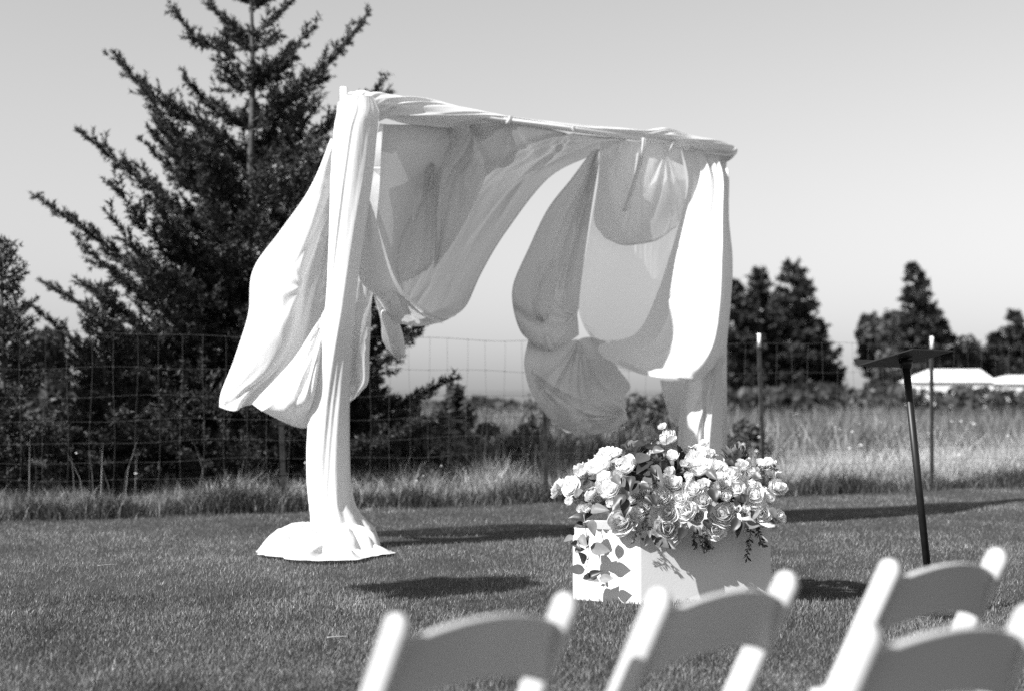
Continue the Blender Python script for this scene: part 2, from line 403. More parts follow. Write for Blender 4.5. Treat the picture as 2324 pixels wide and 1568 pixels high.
def small_fir(px, Y, hgt, rad, seed, label):
    b = P(px, 885, Y)
    return conifer((b[0], Y, -.02), hgt, ([.04, hgt * .2, hgt * .55, hgt * .85, hgt * .99], [rad * .8, rad, rad * .72, rad * .32, .04]), lambda f: R(12 + 25 * f), 150, seed,
                   'young_fir', label, 'young firs along the fence', per_m=130, trunk_r=.03, twig_len=.3, twig_gap=.05, needle=.055, nw=.016, klen=(.86, 1.02))
small_fir(232, 15.0, 2.35, .58, 12, 'young dense fir just behind the fence, left of the big fir')
small_fir(5, 14.3, 2.75, .62, 13, 'young fir cut by the left edge of the picture')
small_fir(430, 17.5, 1.9, .8, 14, 'low dark fir tucked under the big fir on its left side')
small_fir(760, 17.3, 1.9, .9, 15, 'low dark fir under the big fir, behind the draped left post')
def far_fir(px, Y, top, wpx, seed, label):
    b = P(px, 885, Y); hgt = P(px, top, Y)[2]; rad = wpx / FPX * Y / 2 * 1.3
    return conifer((b[0], Y, -.05), hgt, ([.1, hgt * .25, hgt * .6, hgt * .88, hgt * .99], [rad * .9, rad, rad * .68, rad * .25, .08]), lambda f: R(-4 + 22 * f), 130, seed,
                   'distant_fir', label, 'distant firs beyond the field', needle=.22, nw=.13, per_m=40, twig_gap=.14, twig_len=.75, trunk_r=.14, sub=False, tone=(.85, .25))
far_fir(1668, 58, 628, 130, 31, 'left tree of the distant fir clump right of the arch')
far_fir(1722, 60, 600, 140, 32, 'middle pointed tree of the distant fir clump right of the arch')
far_fir(1800, 59, 586, 175, 33, 'tallest and widest tree of the distant fir clump right of the arch')
far_fir(1850, 61, 720, 110, 37, 'short tree at the right foot of the distant fir clump')
far_fir(2078, 62, 588, 120, 34, 'distant slender spire-topped fir behind the lectern')
far_fir(2120, 64, 700, 130, 38, 'distant lower fir leaning on the spire-topped one')
far_fir(2304, 66, 702, 90, 35, 'distant fir at the right edge of the picture')
far_fir(2262, 66, 752, 70, 36, 'smaller distant fir beside the one at the right edge')
def far_leafy(px, Y, top, wpx, seed, label, n=2600, leaf=.2, tone=(.55, .2)):
    b = P(px, 885, Y); hgt = P(px, top, Y)[2]; rad = wpx / FPX * Y / 2
    return leafy((b[0], Y, -.05), (rad, rad, hgt), n, leaf, seed, 'distant_tree', label, 'tree', 'distant leafy trees', tone)
far_leafy(1992, 60, 696, 130, 41, 'distant round leafy tree left of the spire-topped fir')
far_leafy(2030, 58, 790, 170, 44, 'distant low leafy tree in front of the round one')
far_leafy(2190, 66, 770, 130, 42, 'distant low leafy tree between the two groups of firs')
far_leafy(2236, 70, 785, 110, 43, 'distant low leafy tree just above the white shed')
# dusky growth far left, seen between the young firs
far_leafy(110, 24, 755, 200, 45, 'dusky leafy tree in the gap between the two young firs', 5200, .11, (.5, .2))
far_leafy(190, 22, 850, 240, 46, 'dusky low tree behind the young dense fir', 4200, .1, (.45, .2))
far_leafy(330, 26, 770, 260, 47, 'dusky low tree deep under the left branches of the big fir', 4200, .12, (.4, .2))
# brambles and bushes seen through the arch
def bush(px, Y, top, wpx, seed, label, n=2400, leaf=.07, tone=(1.1, .4)):
    b = P(px, 885, Y); hgt = P(px, top, Y)[2]; rad = wpx / FPX * Y / 2
    return leafy((b[0], Y, -.03), (rad, rad * .8, hgt), n, leaf, seed, 'bramble_bush', label, 'bush', 'bramble bushes behind the fence', tone, trunk=False, clumps=22)
bush(985, 16.6, 935, 260, 51, 'leafy bramble bush seen through the arch beside the big fir', 3200, .065, (1.9, .6))
bush(1035, 21, 868, 110, 52, 'taller bush whose tip touches the sky inside the arch', 1500, .08, (.8, .3))
bush(1150, 18.0, 945, 250, 53, 'low bramble bush in the middle of the arch opening', 2600, .06, (1.7, .6))
bush(1225, 24, 892, 150, 54, 'weedy bush behind the right hanging bag of cloth', 1600, .07, (1.5, .5))
bush(1480, 22, 890, 200, 55, 'weedy bush between the cloth bag and the right post', 1800, .07, (1.3, .5))
bush(1690, 18.5, 955, 130, 56, 'weedy bush right behind the draped right post', 1400, .06, (.9, .3))
# hedge across the far end of the field
r = np.random.default_rng(61); n = 15000
X = r.uniform(-30, 34, n); Y = 47 + r.normal(0, .8, n); top = np.where(X > 6, 1.2, .8) + np.where(X > 6, .13, .35) * fbm(X, Y * 0, .55, 62) + .1 * fbm(X, Y * 0, 2.1, 63); Z = r.uniform(0, 1, n) * top
a = r.normal(0, 1, (n, 3)); a /= np.linalg.norm(a, axis=1)[:, None]; b = np.cross(a, r.normal(0, 1, (n, 3))); b /= np.linalg.norm(b, axis=1)[:, None]
s = r.uniform(.1, .24, n)[:, None]; p = np.stack((X, Y, Z), -1)
o = link('field_hedge', npmesh('field_hedge', np.stack((p - a * s, p - b * s * .5, p + a * s, p + b * s * .5), 1).reshape(-1, 3), [np.arange(n * 4).reshape(-1, 4)], False,
         {'tone': np.repeat(np.clip(r.normal(.55, .2, n), .2, 1.2), 4)}), M['leafy'])
tag(o, 'low dark hedge across the far end of the field', 'hedge', kind='stuff')

# ------------------------------------------------------------------ distant white sheds
def shed(px0, px1, ytop, yeave, Y, label, depth=3.6):
    x0, x1 = P(px0, 885, Y)[0], P(px1, 885, Y)[0]; zt = P(px0, ytop, Y)[2]; ze = P(px0, yeave, Y)[2]
    cx, hl = (x0 + x1) / 2, (x1 - x0) / 2
    root = empty('white_shed', (cx, Y + depth / 2, 0), R(-6)); tag(root, label, 'shed')
    hw = depth / 2; m = MB()
    m.box((0, 0, ze / 2), (2 * hl, depth, ze)); m.build('wall', M['shed'], root, False)
    e = .12; m = MB(); hip = .9
    V = [(-hl - e, -hw - e, ze + .003), (hl + e, -hw - e, ze + .003), (hl + e, hw + e, ze + .003), (-hl - e, hw + e, ze + .003), (-hl + hip, 0, zt), (hl - .1, 0, zt)]
    m.add(V, [(0, 1, 5, 4), (2, 3, 4, 5), (3, 2, 1, 0)], [(0, 4, 3), (1, 2, 5)])
    m.build('roof', M['shed'], root, False)
    m = MB(); m.box((hl * .3, -hw - .03, ze * .42), (.9, .05, ze * .8)); m.build('door', M['wire'], root, False)
shed(2088, 2264, 836, 866, 54, 'long white shed roof beyond the field, right of the lectern')
shed(2270, 2420, 850, 870, 56, 'lower white shed running out of the right edge of the picture')

# ------------------------------------------------------------------ wire fence
def fpt(px, z):
    # where the line of sight through px meets the fence line
    u = (px - 1162) / FPX
    Y0 = (12.75 + FK * 4.67) / (1 - FK * u)
    return np.array((u * Y0, Y0, z))
FH = 1.68
root = empty('wire_fence', fpt(1162, 0)); tag(root, 'woven wire fence on steel posts crossing the picture behind the arch', 'fence')
org = fpt(1162, 0); fd = np.array((1, FK, 0)) / math.hypot(1, FK)
post_px = [(-95, 0), (118, .6), (648, -2.5), (1240, -1.0), (1733, -1.6), (2113, .4), (2440, 0)]
S0, S1 = -9.0, 12.0
posts_s = []
for k, (px, lean) in enumerate(post_px):
    b = fpt(px, 0) - org; posts_s.append(float(np.dot(b, fd)))
    hgt = FH + .1
    e = b + np.array((math.tan(R(lean)) * hgt, 0, hgt))
    if k == 1: continue
    m = MB()                                   # T-section post
    ang = math.atan2(fd[1], fd[0]); c, s_ = math.cos(ang), math.sin(ang)
    for (hw, hd, oy) in ((.023, .004, 0), (.004, .018, .0225)):
        V = []
        for q, z in ((b, -.1), (e, 0)):
            for (x, y) in ((-hw, -hd), (hw, -hd), (hw, hd), (-hw, hd)):
                y += oy; V.append((q[0] + x * c - y * s_, q[1] + x * s_ + y * c, q[2] + z))
        m.add(V, [(0, 1, 5, 4), (1, 2, 6, 5), (2, 3, 7, 6), (3, 0, 4, 7), (4, 5, 6, 7), (3, 2, 1, 0)])
    po = m.build('post', M['post'], root, False)
    m = MB(); q0 = b + (e - b) * .92
    m.tube([q0, b + (e - b) * 1.004], [.0235, .022], 8); m.build('post_cap', M['posttop'], po)
hts = [.08, .2, .34, .5, .68, .88, 1.1, 1.36, FH]
def sag(s, z): return .012 * math.sin(s * 2.3 + z * 3) + .008 * math.sin(s * 5.1 + z * 7)
for z in hts:
    ss = np.linspace(S0, S1, 150); m = MB()
    m.tube([fd * s + np.array((0, 0, z + sag(s, z))) for s in ss], .0015 if z < FH - .1 else .0019, 4, cap=False); m.build('wire', M['wire'], root)
for k, s in enumerate(np.arange(S0 + .1, S1, .205)):
    m = MB(); m.tube([fd * (s + .012 * math.sin(k * 3.1 + z * 4)) + np.array((0, -.004, z + sag(s, z))) for z in hts], .0013, 4, cap=False)
    for z in hts:
        c = fd * s + np.array((0, -.004, z + sag(s, z)))
        m.tube([c - fd * .01, c + fd * .01], .0032, 5)
    m.build('stay_wire', M['wire'], root)

# ------------------------------------------------------------------ the draped arch
DL = CAM_H * FPX / (1242 - 885); DR = DL * 680 / 550
AL = P(778, 885, DL); AR = P(1643, 885, DR)
AD = np.array((AR[0] - AL[0], DR - DL)); AW = float(np.hypot(*AD)); ADIR = AD / AW
def arch_depth(px):
    u = (px - 1162) / FPX
    t = (u * DL - AL[0]) / (AD[0] - u * AD[1])
    return DL + t * AD[1]
def A(px, py, d=0.0):
    # left of the near post the cloth is blown straight sideways rather than along the arch
    return P(px, py, (arch_depth(px) if px > 760 else DL - .05 + .12 * (760 - px) / 260) + d)
HT = P(778, 214, DL)[2]
HR = P(1655, 340, DR)[2]
root = empty('wedding_arch', (AL[0], DL, 0)); tag(root, 'white pipe arch frame carrying the blown wedding drapes', 'arch')
def rel(p): return np.asarray(p) - np.array((AL[0], DL, 0))
m = MB(); m.tube([rel((AL[0], DL, 0)), rel((AL[0], DL, HT + .05))], .028, 14); m.build('post', M['pipe'], root)
m = MB(); m.tube([rel((AR[0], DR, 0)), rel((AR[0], DR, HR + .02))], .028, 14); m.build('post', M['pipe'], root)
m = MB(); bs, be = A(790, 226, -.05), A(1652, 342, -.05)
m.tube([rel(bs), rel(be)], .022, 14); m.build('crossbar', M['pipe'], root)
for q in ((AL[0], DL), (AR[0], DR)):
    m = MB(); m.box(rel((q[0], q[1], .012)), (.42, .42, .012)); m.build('base_plate', M['black'], root, False)

def crom(Pn, n, axis):
    Pn = np.moveaxis(np.asarray(Pn, float), axis, 0); m = len(Pn)
    E = np.concatenate((2 * Pn[:1] - Pn[1:2], Pn, 2 * Pn[-1:] - Pn[-2:-1]))
    t = np.linspace(0, m - 1, n); i = np.minimum(t.astype(int), m - 2); f = (t - i).reshape((-1,) + (1,) * (Pn.ndim - 1))
    p0, p1, p2, p3 = E[i], E[i + 1], E[i + 2], E[i + 3]
    o = .5 * (2 * p1 + (p2 - p0) * f + (2 * p0 - 5 * p1 + 4 * p2 - p3) * f ** 2 + (3 * p1 - p0 - 3 * p2 + p3) * f ** 3)
    return np.moveaxis(o, 0, axis)
def grid_mesh(name, Pg, mt, parent, org, closed=False):
    nv, nu = Pg.shape[:2]
    i = np.arange(nv * nu).reshape(nv, nu)
    if closed: i = np.concatenate((i, i[:, :1]), 1)
    F = np.stack((i[:-1, :-1], i[:-1, 1:], i[1:, 1:], i[1:, :-1]), -1).reshape(-1, 4)
    wu = np.linalg.norm(np.diff(Pg, axis=1), axis=2).sum(1).mean(); wv = np.linalg.norm(np.diff(Pg, axis=0), axis=2).sum(0).mean()
    cu, cv = np.meshgrid(np.linspace(0, wu, nu), np.linspace(0, wv, nv)); k = (len(name) * 7 + nv + nu) % 11 * 3.7
    return link(name, npmesh(name, Pg.reshape(-1, 3) - org, [F], True, {'cu': (cu + k).ravel(), 'cv': (cv + k).ravel()}), mt, parent)
def seg_fold(U, V, f):
    """a crease: (u0,v0,u1,v1,amp,width_start,width_end)"""
    u0, v0, u1, v1, amp, w0, w1 = f
    du, dv = u1 - u0, v1 - v0; L2 = du * du + dv * dv + 1e-9
    t = ((U - u0) * du + (V - v0) * dv) / L2; tc = np.clip(t, 0, 1)
    dist = np.hypot(U - (u0 + tc * du), V - (v0 + tc * dv)); w = w0 + (w1 - w0) * tc
    fade = np.clip(1.15 - tc, 0, 1) ** .7
    return amp * fade * np.exp(-(dist / w) ** 1.35)
def wr_noise(U, V, seed, su=6, sv=2, n=8):
    r = np.random.default_rng(seed); o = 0
    for k in range(n):
        a, b, ph = r.uniform(.4, 1.4) * su, r.uniform(.3, 1.4) * sv, r.uniform(0, 7)
        o = o + np.sin(2 * PI * (U * a * (1 if k % 2 else -1) * .5 + V * b * .5) + ph + .8 * np.sin(2 * PI * V * .7 + k)) / (1 + .4 * k)
    return o / 2.6
def patch(name, rows, mt, parent, org, nu=70, nv=110, pleats=(), folds=(), noise=.012, seed=1, su=6, sv=2, hem=''):
    C = np.array([[A(*q) for q in row] for row in rows])
    Pg = crom(crom(C, nv, 0), nu, 1)
    U, V = np.meshgrid(np.linspace(0, 1, nu), np.linspace(0, 1, nv))
    dU = np.gradient(Pg, axis=1); dV = np.gradient(Pg, axis=0); N = np.cross(dU, dV); N /= np.linalg.norm(N, axis=2)[..., None] + 1e-9
    # make the normals point to the viewer
    if N[nv // 2, nu // 2] @ (Pg[nv // 2, nu // 2] - np.array((0, 0, CAM_H))) > 0: N = -N
    D = noise * wr_noise(U, V, seed, su, sv)
    for (k, amp, ph, vfrom, vto, tw) in pleats:       # amplitude runs from vfrom to vto down the cloth
        env = vfrom + (vto - vfrom) * V
        s = np.sin(2 * PI * (k * U + tw * V) + ph + .9 * np.sin(2.2 * V * PI + ph)); D = D + amp * env * (1 - 2 * np.abs(s) ** .8)
    for f in folds: D = D + seg_fold(U, V, f)
    Pg = Pg + N * D[..., None]
    ob = grid_mesh(name, Pg, mt, parent, org)
    for side in hem:                                   # stitched hem: a narrow doubled strip along a free edge
        if side == 'r': e0, e1 = Pg[:, -1], Pg[:, -2]
        elif side == 'l': e0, e1 = Pg[:, 0], Pg[:, 1]
        else: e0, e1 = Pg[-1], Pg[-2]
        dn = e1 - e0; dn /= np.linalg.norm(dn, axis=1)[:, None] + 1e-9; nn = N[:, -1] if side == 'r' else N[:, 0] if side == 'l' else N[-1]
        grid_mesh('hem', np.stack((e0 + nn * .003 - dn * .002, e0 + nn * .003 + dn * .016), 1), M['cloth'], ob, org)
    return ob
def fan(cu, cv, a0, a1, n, ln, amp, seed, w0=.012, w1=.05):
    r = np.random.default_rng(seed); o = []
    for k in range(n):
        a = R(a0 + (a1 - a0) * (k + r.uniform(.1, .9)) / n); l = ln * r.uniform(.5, 1.15)
        o.append((cu, cv, cu + math.cos(a) * l, cv + math.sin(a) * l, amp * r.uniform(.5, 1.2) * (1 if k % 2 else -1), w0, w1 * r.uniform(.6, 1.3)))
    return o
def cloth_tube(name, rows, mt, parent, org, axis='y', nu=150, nv=160, lobes=9, amp=.12, depth=.16, seed=3, twist=.5, d0=0.0, axis_y=None):
    """gathered cloth round a pole; rows = (pos, lo, hi[, depth]) along the picture axis"""
    r = np.random.default_rng(seed)
    C = []
    for q in rows:
        pos, lo, hi = q[:3]; dp = q[3] if len(q) > 3 else depth
        if axis == 'y': yy = axis_y or arch_depth((lo + hi) / 2) + d0; a, b = P(lo, pos, yy), P(hi, pos, yy)
        else: a, b = A(pos, lo, d0), A(pos, hi, d0)
        C.append(np.concatenate(((a + b) / 2, (b - a) / 2 * (.93 if axis == 'y' else 1), [dp])))
    C = crom(np.array(C), nv, 0)
    V = np.linspace(0, 1, nv)[:, None]; TH = np.linspace(0, 2 * PI, nu, endpoint=False)[None]
    mod = np.zeros((nv, nu))
    for k in range(int(lobes * 2.2)):                 # single folds that wander, start and die out along the cloth
        t0 = r.uniform(0, 2 * PI); w = r.uniform(.04, .24); am = amp * r.uniform(.5, 1.5) * (1 if k % 3 else -1)
        tc = t0 + twist * 2 * PI * V * r.uniform(.5, 1.1) + r.uniform(.05, .3) * np.sin(V * PI * r.uniform(1, 3) + k)
        dd = (TH - tc + PI) % (2 * PI) - PI
        c0, ln = r.uniform(-.1, 1.1), r.uniform(.2, .6)
        mod += am * np.exp(-(dd / w) ** 2) * np.exp(-((V - c0) / ln) ** 2)
    cc, hv, dp = C[:, :3], C[:, 3:6], C[:, 6]
    back = np.array((-ADIR[1], ADIR[0], 0))
    if axis == 'y': back = np.array((0, 1., 0))
    Pg = cc[:, None] + (np.cos(TH)[..., None] * hv[:, None]) * (1 + mod[..., None] * .55) - (np.sin(TH)[..., None] * back) * dp[:, None, None] * (1 + mod[..., None])
    return grid_mesh(name, Pg, mt, parent, org, True)

# --- left drape: wrapped round the near post, blown into a bag, pooled on the lawn
OL = np.array((AL[0], DL, 0)); dl = empty('drape', OL); tag(dl, 'white drape down the near left post, pooled on the lawn and blown out leftwards', 'drape', 'white drapes of the arch')
cloth_tube('hanging_cloth', [(222, 774, 850, .1), (260, 764, 862, .13), (300, 757, 857), (400, 750, 846), (500, 747, 832), (600, 743, 818), (700, 736, 807), (800, 715, 800), (900, 701, 797),
           (1000, 693, 796), (1080, 693, 798), (1120, 696, 803), (1150, 699, 812, .15), (1175, 701, 830, .19), (1198, 697, 852, .24), (1220, 676, 862, .3), (1238, 648, 864, .36)], M['cloth'], dl, OL, lobes=17, amp=.10, depth=.14, seed=4, twist=.35, nv=170, nu=150, axis_y=DL - .02)
patch('billow', [
    [(752, 315, .15), (756, 318, .12), (760, 320, .12), (766, 322, .12), (775, 325, .15)],
    [(702, 430, .35), (715, 428, .18), (732, 425, .15), (750, 425, .2), (775, 425, .2)],
    [(635, 525, .5), (665, 530, .2), (700, 532, .12), (735, 535, .3), (775, 535, .3)],
    [(575, 615, .6), (625, 625, .2), (675, 632, .1), (720, 636, .35), (775, 640, .35)],
    [(561, 718, .6), (610, 725, .15), (665, 730, .05), (712, 735, .4), (775, 740, .4)],
    [(532, 812, .55), (585, 822, .12), (640, 828, .1), (700, 830, .4), (775, 835, .4)],
    [(505, 885, .45), (545, 890, .12), (600, 885, .15), (680, 880, .4), (775, 880, .4)],
    [(500, 924, .35), (530, 932, .1), (572, 920, .15), (650, 915, .35), (775, 915, .4)]],
    M['sheer'], dl, OL, 120, 160, noise=.012, seed=5, su=3, sv=5, hem='l',
    folds=fan(.95, .05, 80, 150, 9, .9, .03, 3, .01, .04) + fan(.15, .97, 250, 330, 9, .5, .035, 126, .008, .03) + fan(.55, .45, 150, 215, 6, .35, .02, 127, .008, .025) + [(.75, .3, .5, .95, -.05, .05, .09), (.15, .95, .5, .5, .05, .03, .1), (.35, .98, .62, .6, -.05, .02, .08), (.2, .45, .6, .5, .03, .03, .05), (.2, .5, .6, .56, -.02, .02, .05)])
patch('scoop', [
    [(572, 916, .1), (620, 865, .0), (665, 815, -.02), (705, 755, 0), (748, 685, .1)],
    [(588, 928, .02), (638, 898, -.12), (680, 860, -.14), (718, 810, -.1), (765, 750, .1)],
    [(612, 942, .05), (653, 934, -.12), (690, 915, -.14), (730, 880, -.06), (785, 850, .1)],
    [(640, 955, .3), (668, 966, .2), (692, 970, .2), (735, 955, .2), (800, 905, .3)]],
    M['cloth'], dl, OL, 140, 120, noise=.006, seed=6, hem='b', folds=fan(.97, .02, 120, 175, 9, .9, .03, 128, .006, .04) + [(.95, .0, .45, .9, .045, .02, .06), (.95, .05, .62, .95, -.04, .02, .06), (.9, .0, .25, .75, -.03, .02, .06), (.97, .0, .78, .95, .035, .02, .05)])
patch('side_bag', [
    [(785, 632, .15), (815, 638, .12), (850, 641, .2)], [(783, 720, .2), (812, 720, .1), (842, 715, .25)], [(780, 800, .2), (810, 805, .08), (837, 800, .3)],
    [(780, 870, .25), (812, 868, .12), (835, 866, .3)], [(780, 925, .3), (800, 908, .28), (816, 893, .35)]],
    M['sheer'], dl, OL, 50, 100, noise=.01, seed=7, folds=[(.9, .0, .2, .8, .05, .04, .1), (.95, .2, .3, .95, -.04, .03, .08)])
patch('loose_tail', [
    [(846, 640, .25), (858, 650, .2), (872, 665, .25)], [(852, 690, .22), (866, 696, .12), (882, 706, .2)], [(866, 735, .2), (884, 738, .05), (908, 735, .2)],
    [(871, 770, .2), (893, 776, .04), (917, 768, .2)], [(886, 797, .2), (903, 805, .08), (919, 800, .2)], [(904, 809, .2), (911, 811, .18), (917, 808, .2)]],
    M['cloth'], dl, OL, 40, 90, noise=.02, seed=8, folds=[(.5, .3, .55, .9, .05, .08, .1), (.8, .5, .6, .9, -.06, .06, .1)])
# pooled hem on the grass
def pool(name, cx, cy, Rf, Hf, mt, parent, org, seed, nr=48, nt_=200, amp=.02, rim=.03, slope_only=False):
    r = np.random.default_rng(seed)
    th = np.linspace(0, 2 * PI, nt_, endpoint=False)[None]; rr = np.linspace(0.02, 1, nr)[:, None]
    Rr = np.interp(th[0], Rf[0], Rf[1], period=2 * PI)[None]; Hh = np.interp(th[0], Hf[0], Hf[1], period=2 * PI)[None]
    k = np.ones(9) / 9; Rr = np.convolve(np.concatenate((Rr[0][-4:], Rr[0], Rr[0][:4])), k, 'valid')[None]; Hh = np.convolve(np.concatenate((Hh[0][-4:], Hh[0], Hh[0][:4])), k, 'valid')[None]
    Rr = Rr * (1 + rim * np.sin(5 * th + seed) + .6 * rim * np.sin(9 * th + 2 * seed) + .4 * rim * np.sin(17 * th + seed) + .25 * rim * np.sin(31 * th))
    sm = np.clip(rr / .45, 0, 1); sm = sm * sm * (3 - 2 * sm)
    lob = .5 + .5 * np.cos(th + .25)                  # steep bulge with a flat skirt on the right, long slope on the left
    if slope_only: lob = lob * 0
    steep = np.clip(1 - (rr / .74) ** 4, 0, 1) ** .6; slope = (1 - rr ** 1.9) ** .9
    z = (Hh.mean() * 1.1 * (1 - sm) + Hh * sm) * (lob * steep + (1 - lob) * slope) + .03 * (1 - rr ** 6)
    for q in range(5):
        l = r.integers(4, 16); ph = r.uniform(0, 7)
        z = z + amp * np.sin(PI * rr) * (1 - 2 * np.abs(np.sin(l * th / 2 * 2 / 2 + ph + 3.5 * rr * r.uniform(-1, 1) + .6 * np.sin(2 * th + q))) ** .8) / (1 + .4 * q)
    xx, yy = Rr * rr * np.cos(th), Rr * rr * np.sin(th)
    z = z + (.02 * fbm(xx, yy, 9, seed) + .012 * fbm(xx, yy, 22, seed + 1)) * np.sin(PI * np.clip(rr, 0, 1) ** .8) * np.clip(z / .08, .3, 1)
    z = np.maximum(z, .006) + .012
    Pg = np.stack((cx + Rr * rr * np.cos(th), cy + Rr * rr * np.sin(th), z), -1)
    return grid_mesh(name, Pg, mt, parent, org, True)
pc = G(765, 1246)
pool('pooled_hem', pc[0] - .03, pc[1] - .17, ([0, R(40), R(90), R(150), R(180), R(215), R(250), R(285), R(315), R(345)], [.40, .36, .34, .36, .44, .52, .62, .66, .56, .46]),
     ([0, R(180)], [.05, .05]), M['cloth'], dl, OL, 9, amp=.022, rim=.05, slope_only=True)
pool('pooled_fold', pc[0] - .22, pc[1] - .10, ([0, R(90), R(180), R(220), R(270), R(320)], [.34, .3, .32, .38, .42, .36]), ([0, R(90), R(180), R(270)], [.16, .16, .15, .13]), M['cloth'], dl, OL, 19, amp=.012, rim=.04, slope_only=True)
pool('pooled_fold', pc[0] + .07, pc[1] - .16, ([0, R(60), R(120), R(180), R(240), R(290), R(330)], [.30, .24, .22, .24, .3, .42, .40]), ([0, R(90), R(180), R(270)], [.14, .16, .17, .14]), M['cloth'], dl, OL, 29, amp=.009, rim=.05)

# --- centre drape: hangs from the bar, blown back to the left
OC = (OL + np.array((AR[0], DR, 0))) / 2; dc = empty('drape', OC); tag(dc, 'grey-shaded white drape billowing behind the left half of the crossbar', 'drape', 'white drapes of the arch')
patch('sail', [
    [(870, 283, 0.05), (1000, 284, 0.06), (1160, 277, 0.06), (1290, 301, 0.06), (1425, 316, 0.06)],
    [(865, 340, 0.12), (990, 345, 0.18), (1130, 350, 0.24), (1245, 348, 0.28), (1345, 352, 0.3)],
    [(860, 430, 0.2), (970, 430, 0.32), (1070, 430, 0.42), (1160, 420, 0.5), (1245, 405, 0.56)],
    [(850, 530, 0.25), (940, 530, 0.4), (1020, 530, 0.52), (1090, 525, 0.62), (1148, 528, 0.7)],
    [(845, 620, 0.28), (910, 625, 0.42), (975, 630, 0.56), (1040, 625, 0.68), (1095, 618, 0.78)],
    [(848, 680, 0.3), (895, 690, 0.42), (950, 700, 0.55), (1010, 695, 0.66), (1062, 690, 0.76)],
    [(860, 705, 0.32), (895, 728, 0.42), (945, 741, 0.52), (1000, 732, 0.6), (1032, 719, 0.7)]],
    M['cloth_shaded'], dc, OC, 120, 150, noise=.008, seed=11, su=2, sv=2, hem='r', folds=fan(.3, .0, 50, 110, 7, .4, .03, 112, .008, .03) + fan(.75, .0, 60, 150, 8, .4, .03, 113, .008, .03) + fan(.3, .99, 220, 330, 9, .35, .03, 114, .008, .03) + fan(.5, .0, 40, 90, 6, .45, .03, 12) + fan(.92, .02, 100, 170, 6, .5, .03, 13) + [(.35, .98, .9, .8, -.03, .02, .1)])
patch('front_panel', [
    [(862, 282, 0.06), (920, 284, 0.06), (980, 285, 0.06), (1035, 286, 0.05)],
    [(851, 335, 0.28), (915, 335, 0.33), (970, 333, 0.31), (1010, 330, 0.24)],
    [(843, 377, 0.3), (905, 373, 0.36), (955, 371, 0.33), (988, 368, 0.26)],
    [(842, 388, 0.24), (905, 384, 0.26), (955, 381, 0.25), (988, 378, 0.21)],
    [(838, 450, 0.32), (900, 450, 0.36), (950, 445, 0.33), (988, 440, 0.24)],
    [(850, 540, 0.36), (900, 545, 0.36), (955, 540, 0.28), (988, 530, 0.22)],
    [(872, 600, 0.41), (905, 605, 0.36), (950, 600, 0.28), (985, 590, 0.24)],
    [(893, 640, 0.44), (915, 640, 0.38), (940, 628, 0.33), (968, 612, 0.31)]],
    M['sheer'], dc, OC, 120, 150, noise=.006, seed=14, su=4, sv=2, hem='b', folds=fan(.05, .02, 10, 80, 6, .35, .014, 115, .006, .02) + fan(.98, .35, 95, 170, 8, .6, .02, 116, .005, .025) + fan(.97, .3, 110, 170, 6, .55, .025, 15, .008, .035) + fan(.98, .0, 100, 150, 5, .3, .02, 16, .01, .03) + [(.92, .4, .86, .95, .035, .015, .02), (.6, .62, .35, .98, -.03, .02, .06), (.8, .6, .6, .98, .03, .02, .05)])
patch('hood', [
    [(1030, 286, 0.02), (1060, 283, -0.06), (1100, 281, -0.04), (1158, 276, 0.02)],
    [(1005, 345, 0.24), (1045, 340, 0.04), (1085, 345, 0.19), (1132, 330, 0.32)],
    [(988, 400, 0.27), (1020, 400, 0.14), (1060, 405, 0.24), (1107, 390, 0.36)],
    [(986, 470, 0.29), (1010, 475, 0.17), (1045, 470, 0.29), (1082, 450, 0.41)],
    [(986, 550, 0.32), (1000, 550, 0.21), (1025, 535, 0.32), (1052, 510, 0.46)],
    [(984, 612, 0.34), (990, 605, 0.28), (1003, 585, 0.36), (1015, 570, 0.46)]],
    M['cloth'], dc, OC, 130, 180, noise=.004, seed=17, folds=fan(.5, .0, 60, 130, 9, .8, .03, 117, .008, .035) + fan(.35, .98, 250, 290, 6, .6, .03, 118, .008, .04) + [(.45, .0, .75, .2, -.07, .03, .06), (.3, .0, .1, .25, .04, .03, .03), (.55, .35, .35, .9, -.05, .04, .07), (.75, .3, .55, .85, .03, .03, .05), (.2, .4, .2, .95, .03, .04, .05)])
patch('lower_wrap', [
    [(833, 440, .08), (836, 450, .05), (841, 460, .06)], [(825, 540, .05), (846, 545, -.02), (868, 550, .08)], [(815, 630, .08), (860, 638, -.04), (906, 645, .1)],
    [(848, 668, .1), (892, 690, -.04), (965, 702, .15)], [(860, 704, .14), (910, 736, .08), (1015, 727, .25)]],
    M['cloth'], dc, OC, 80, 120, noise=.006, seed=18, folds=fan(.75, .55, 60, 170, 9, .45, .03, 19, .008, .03))

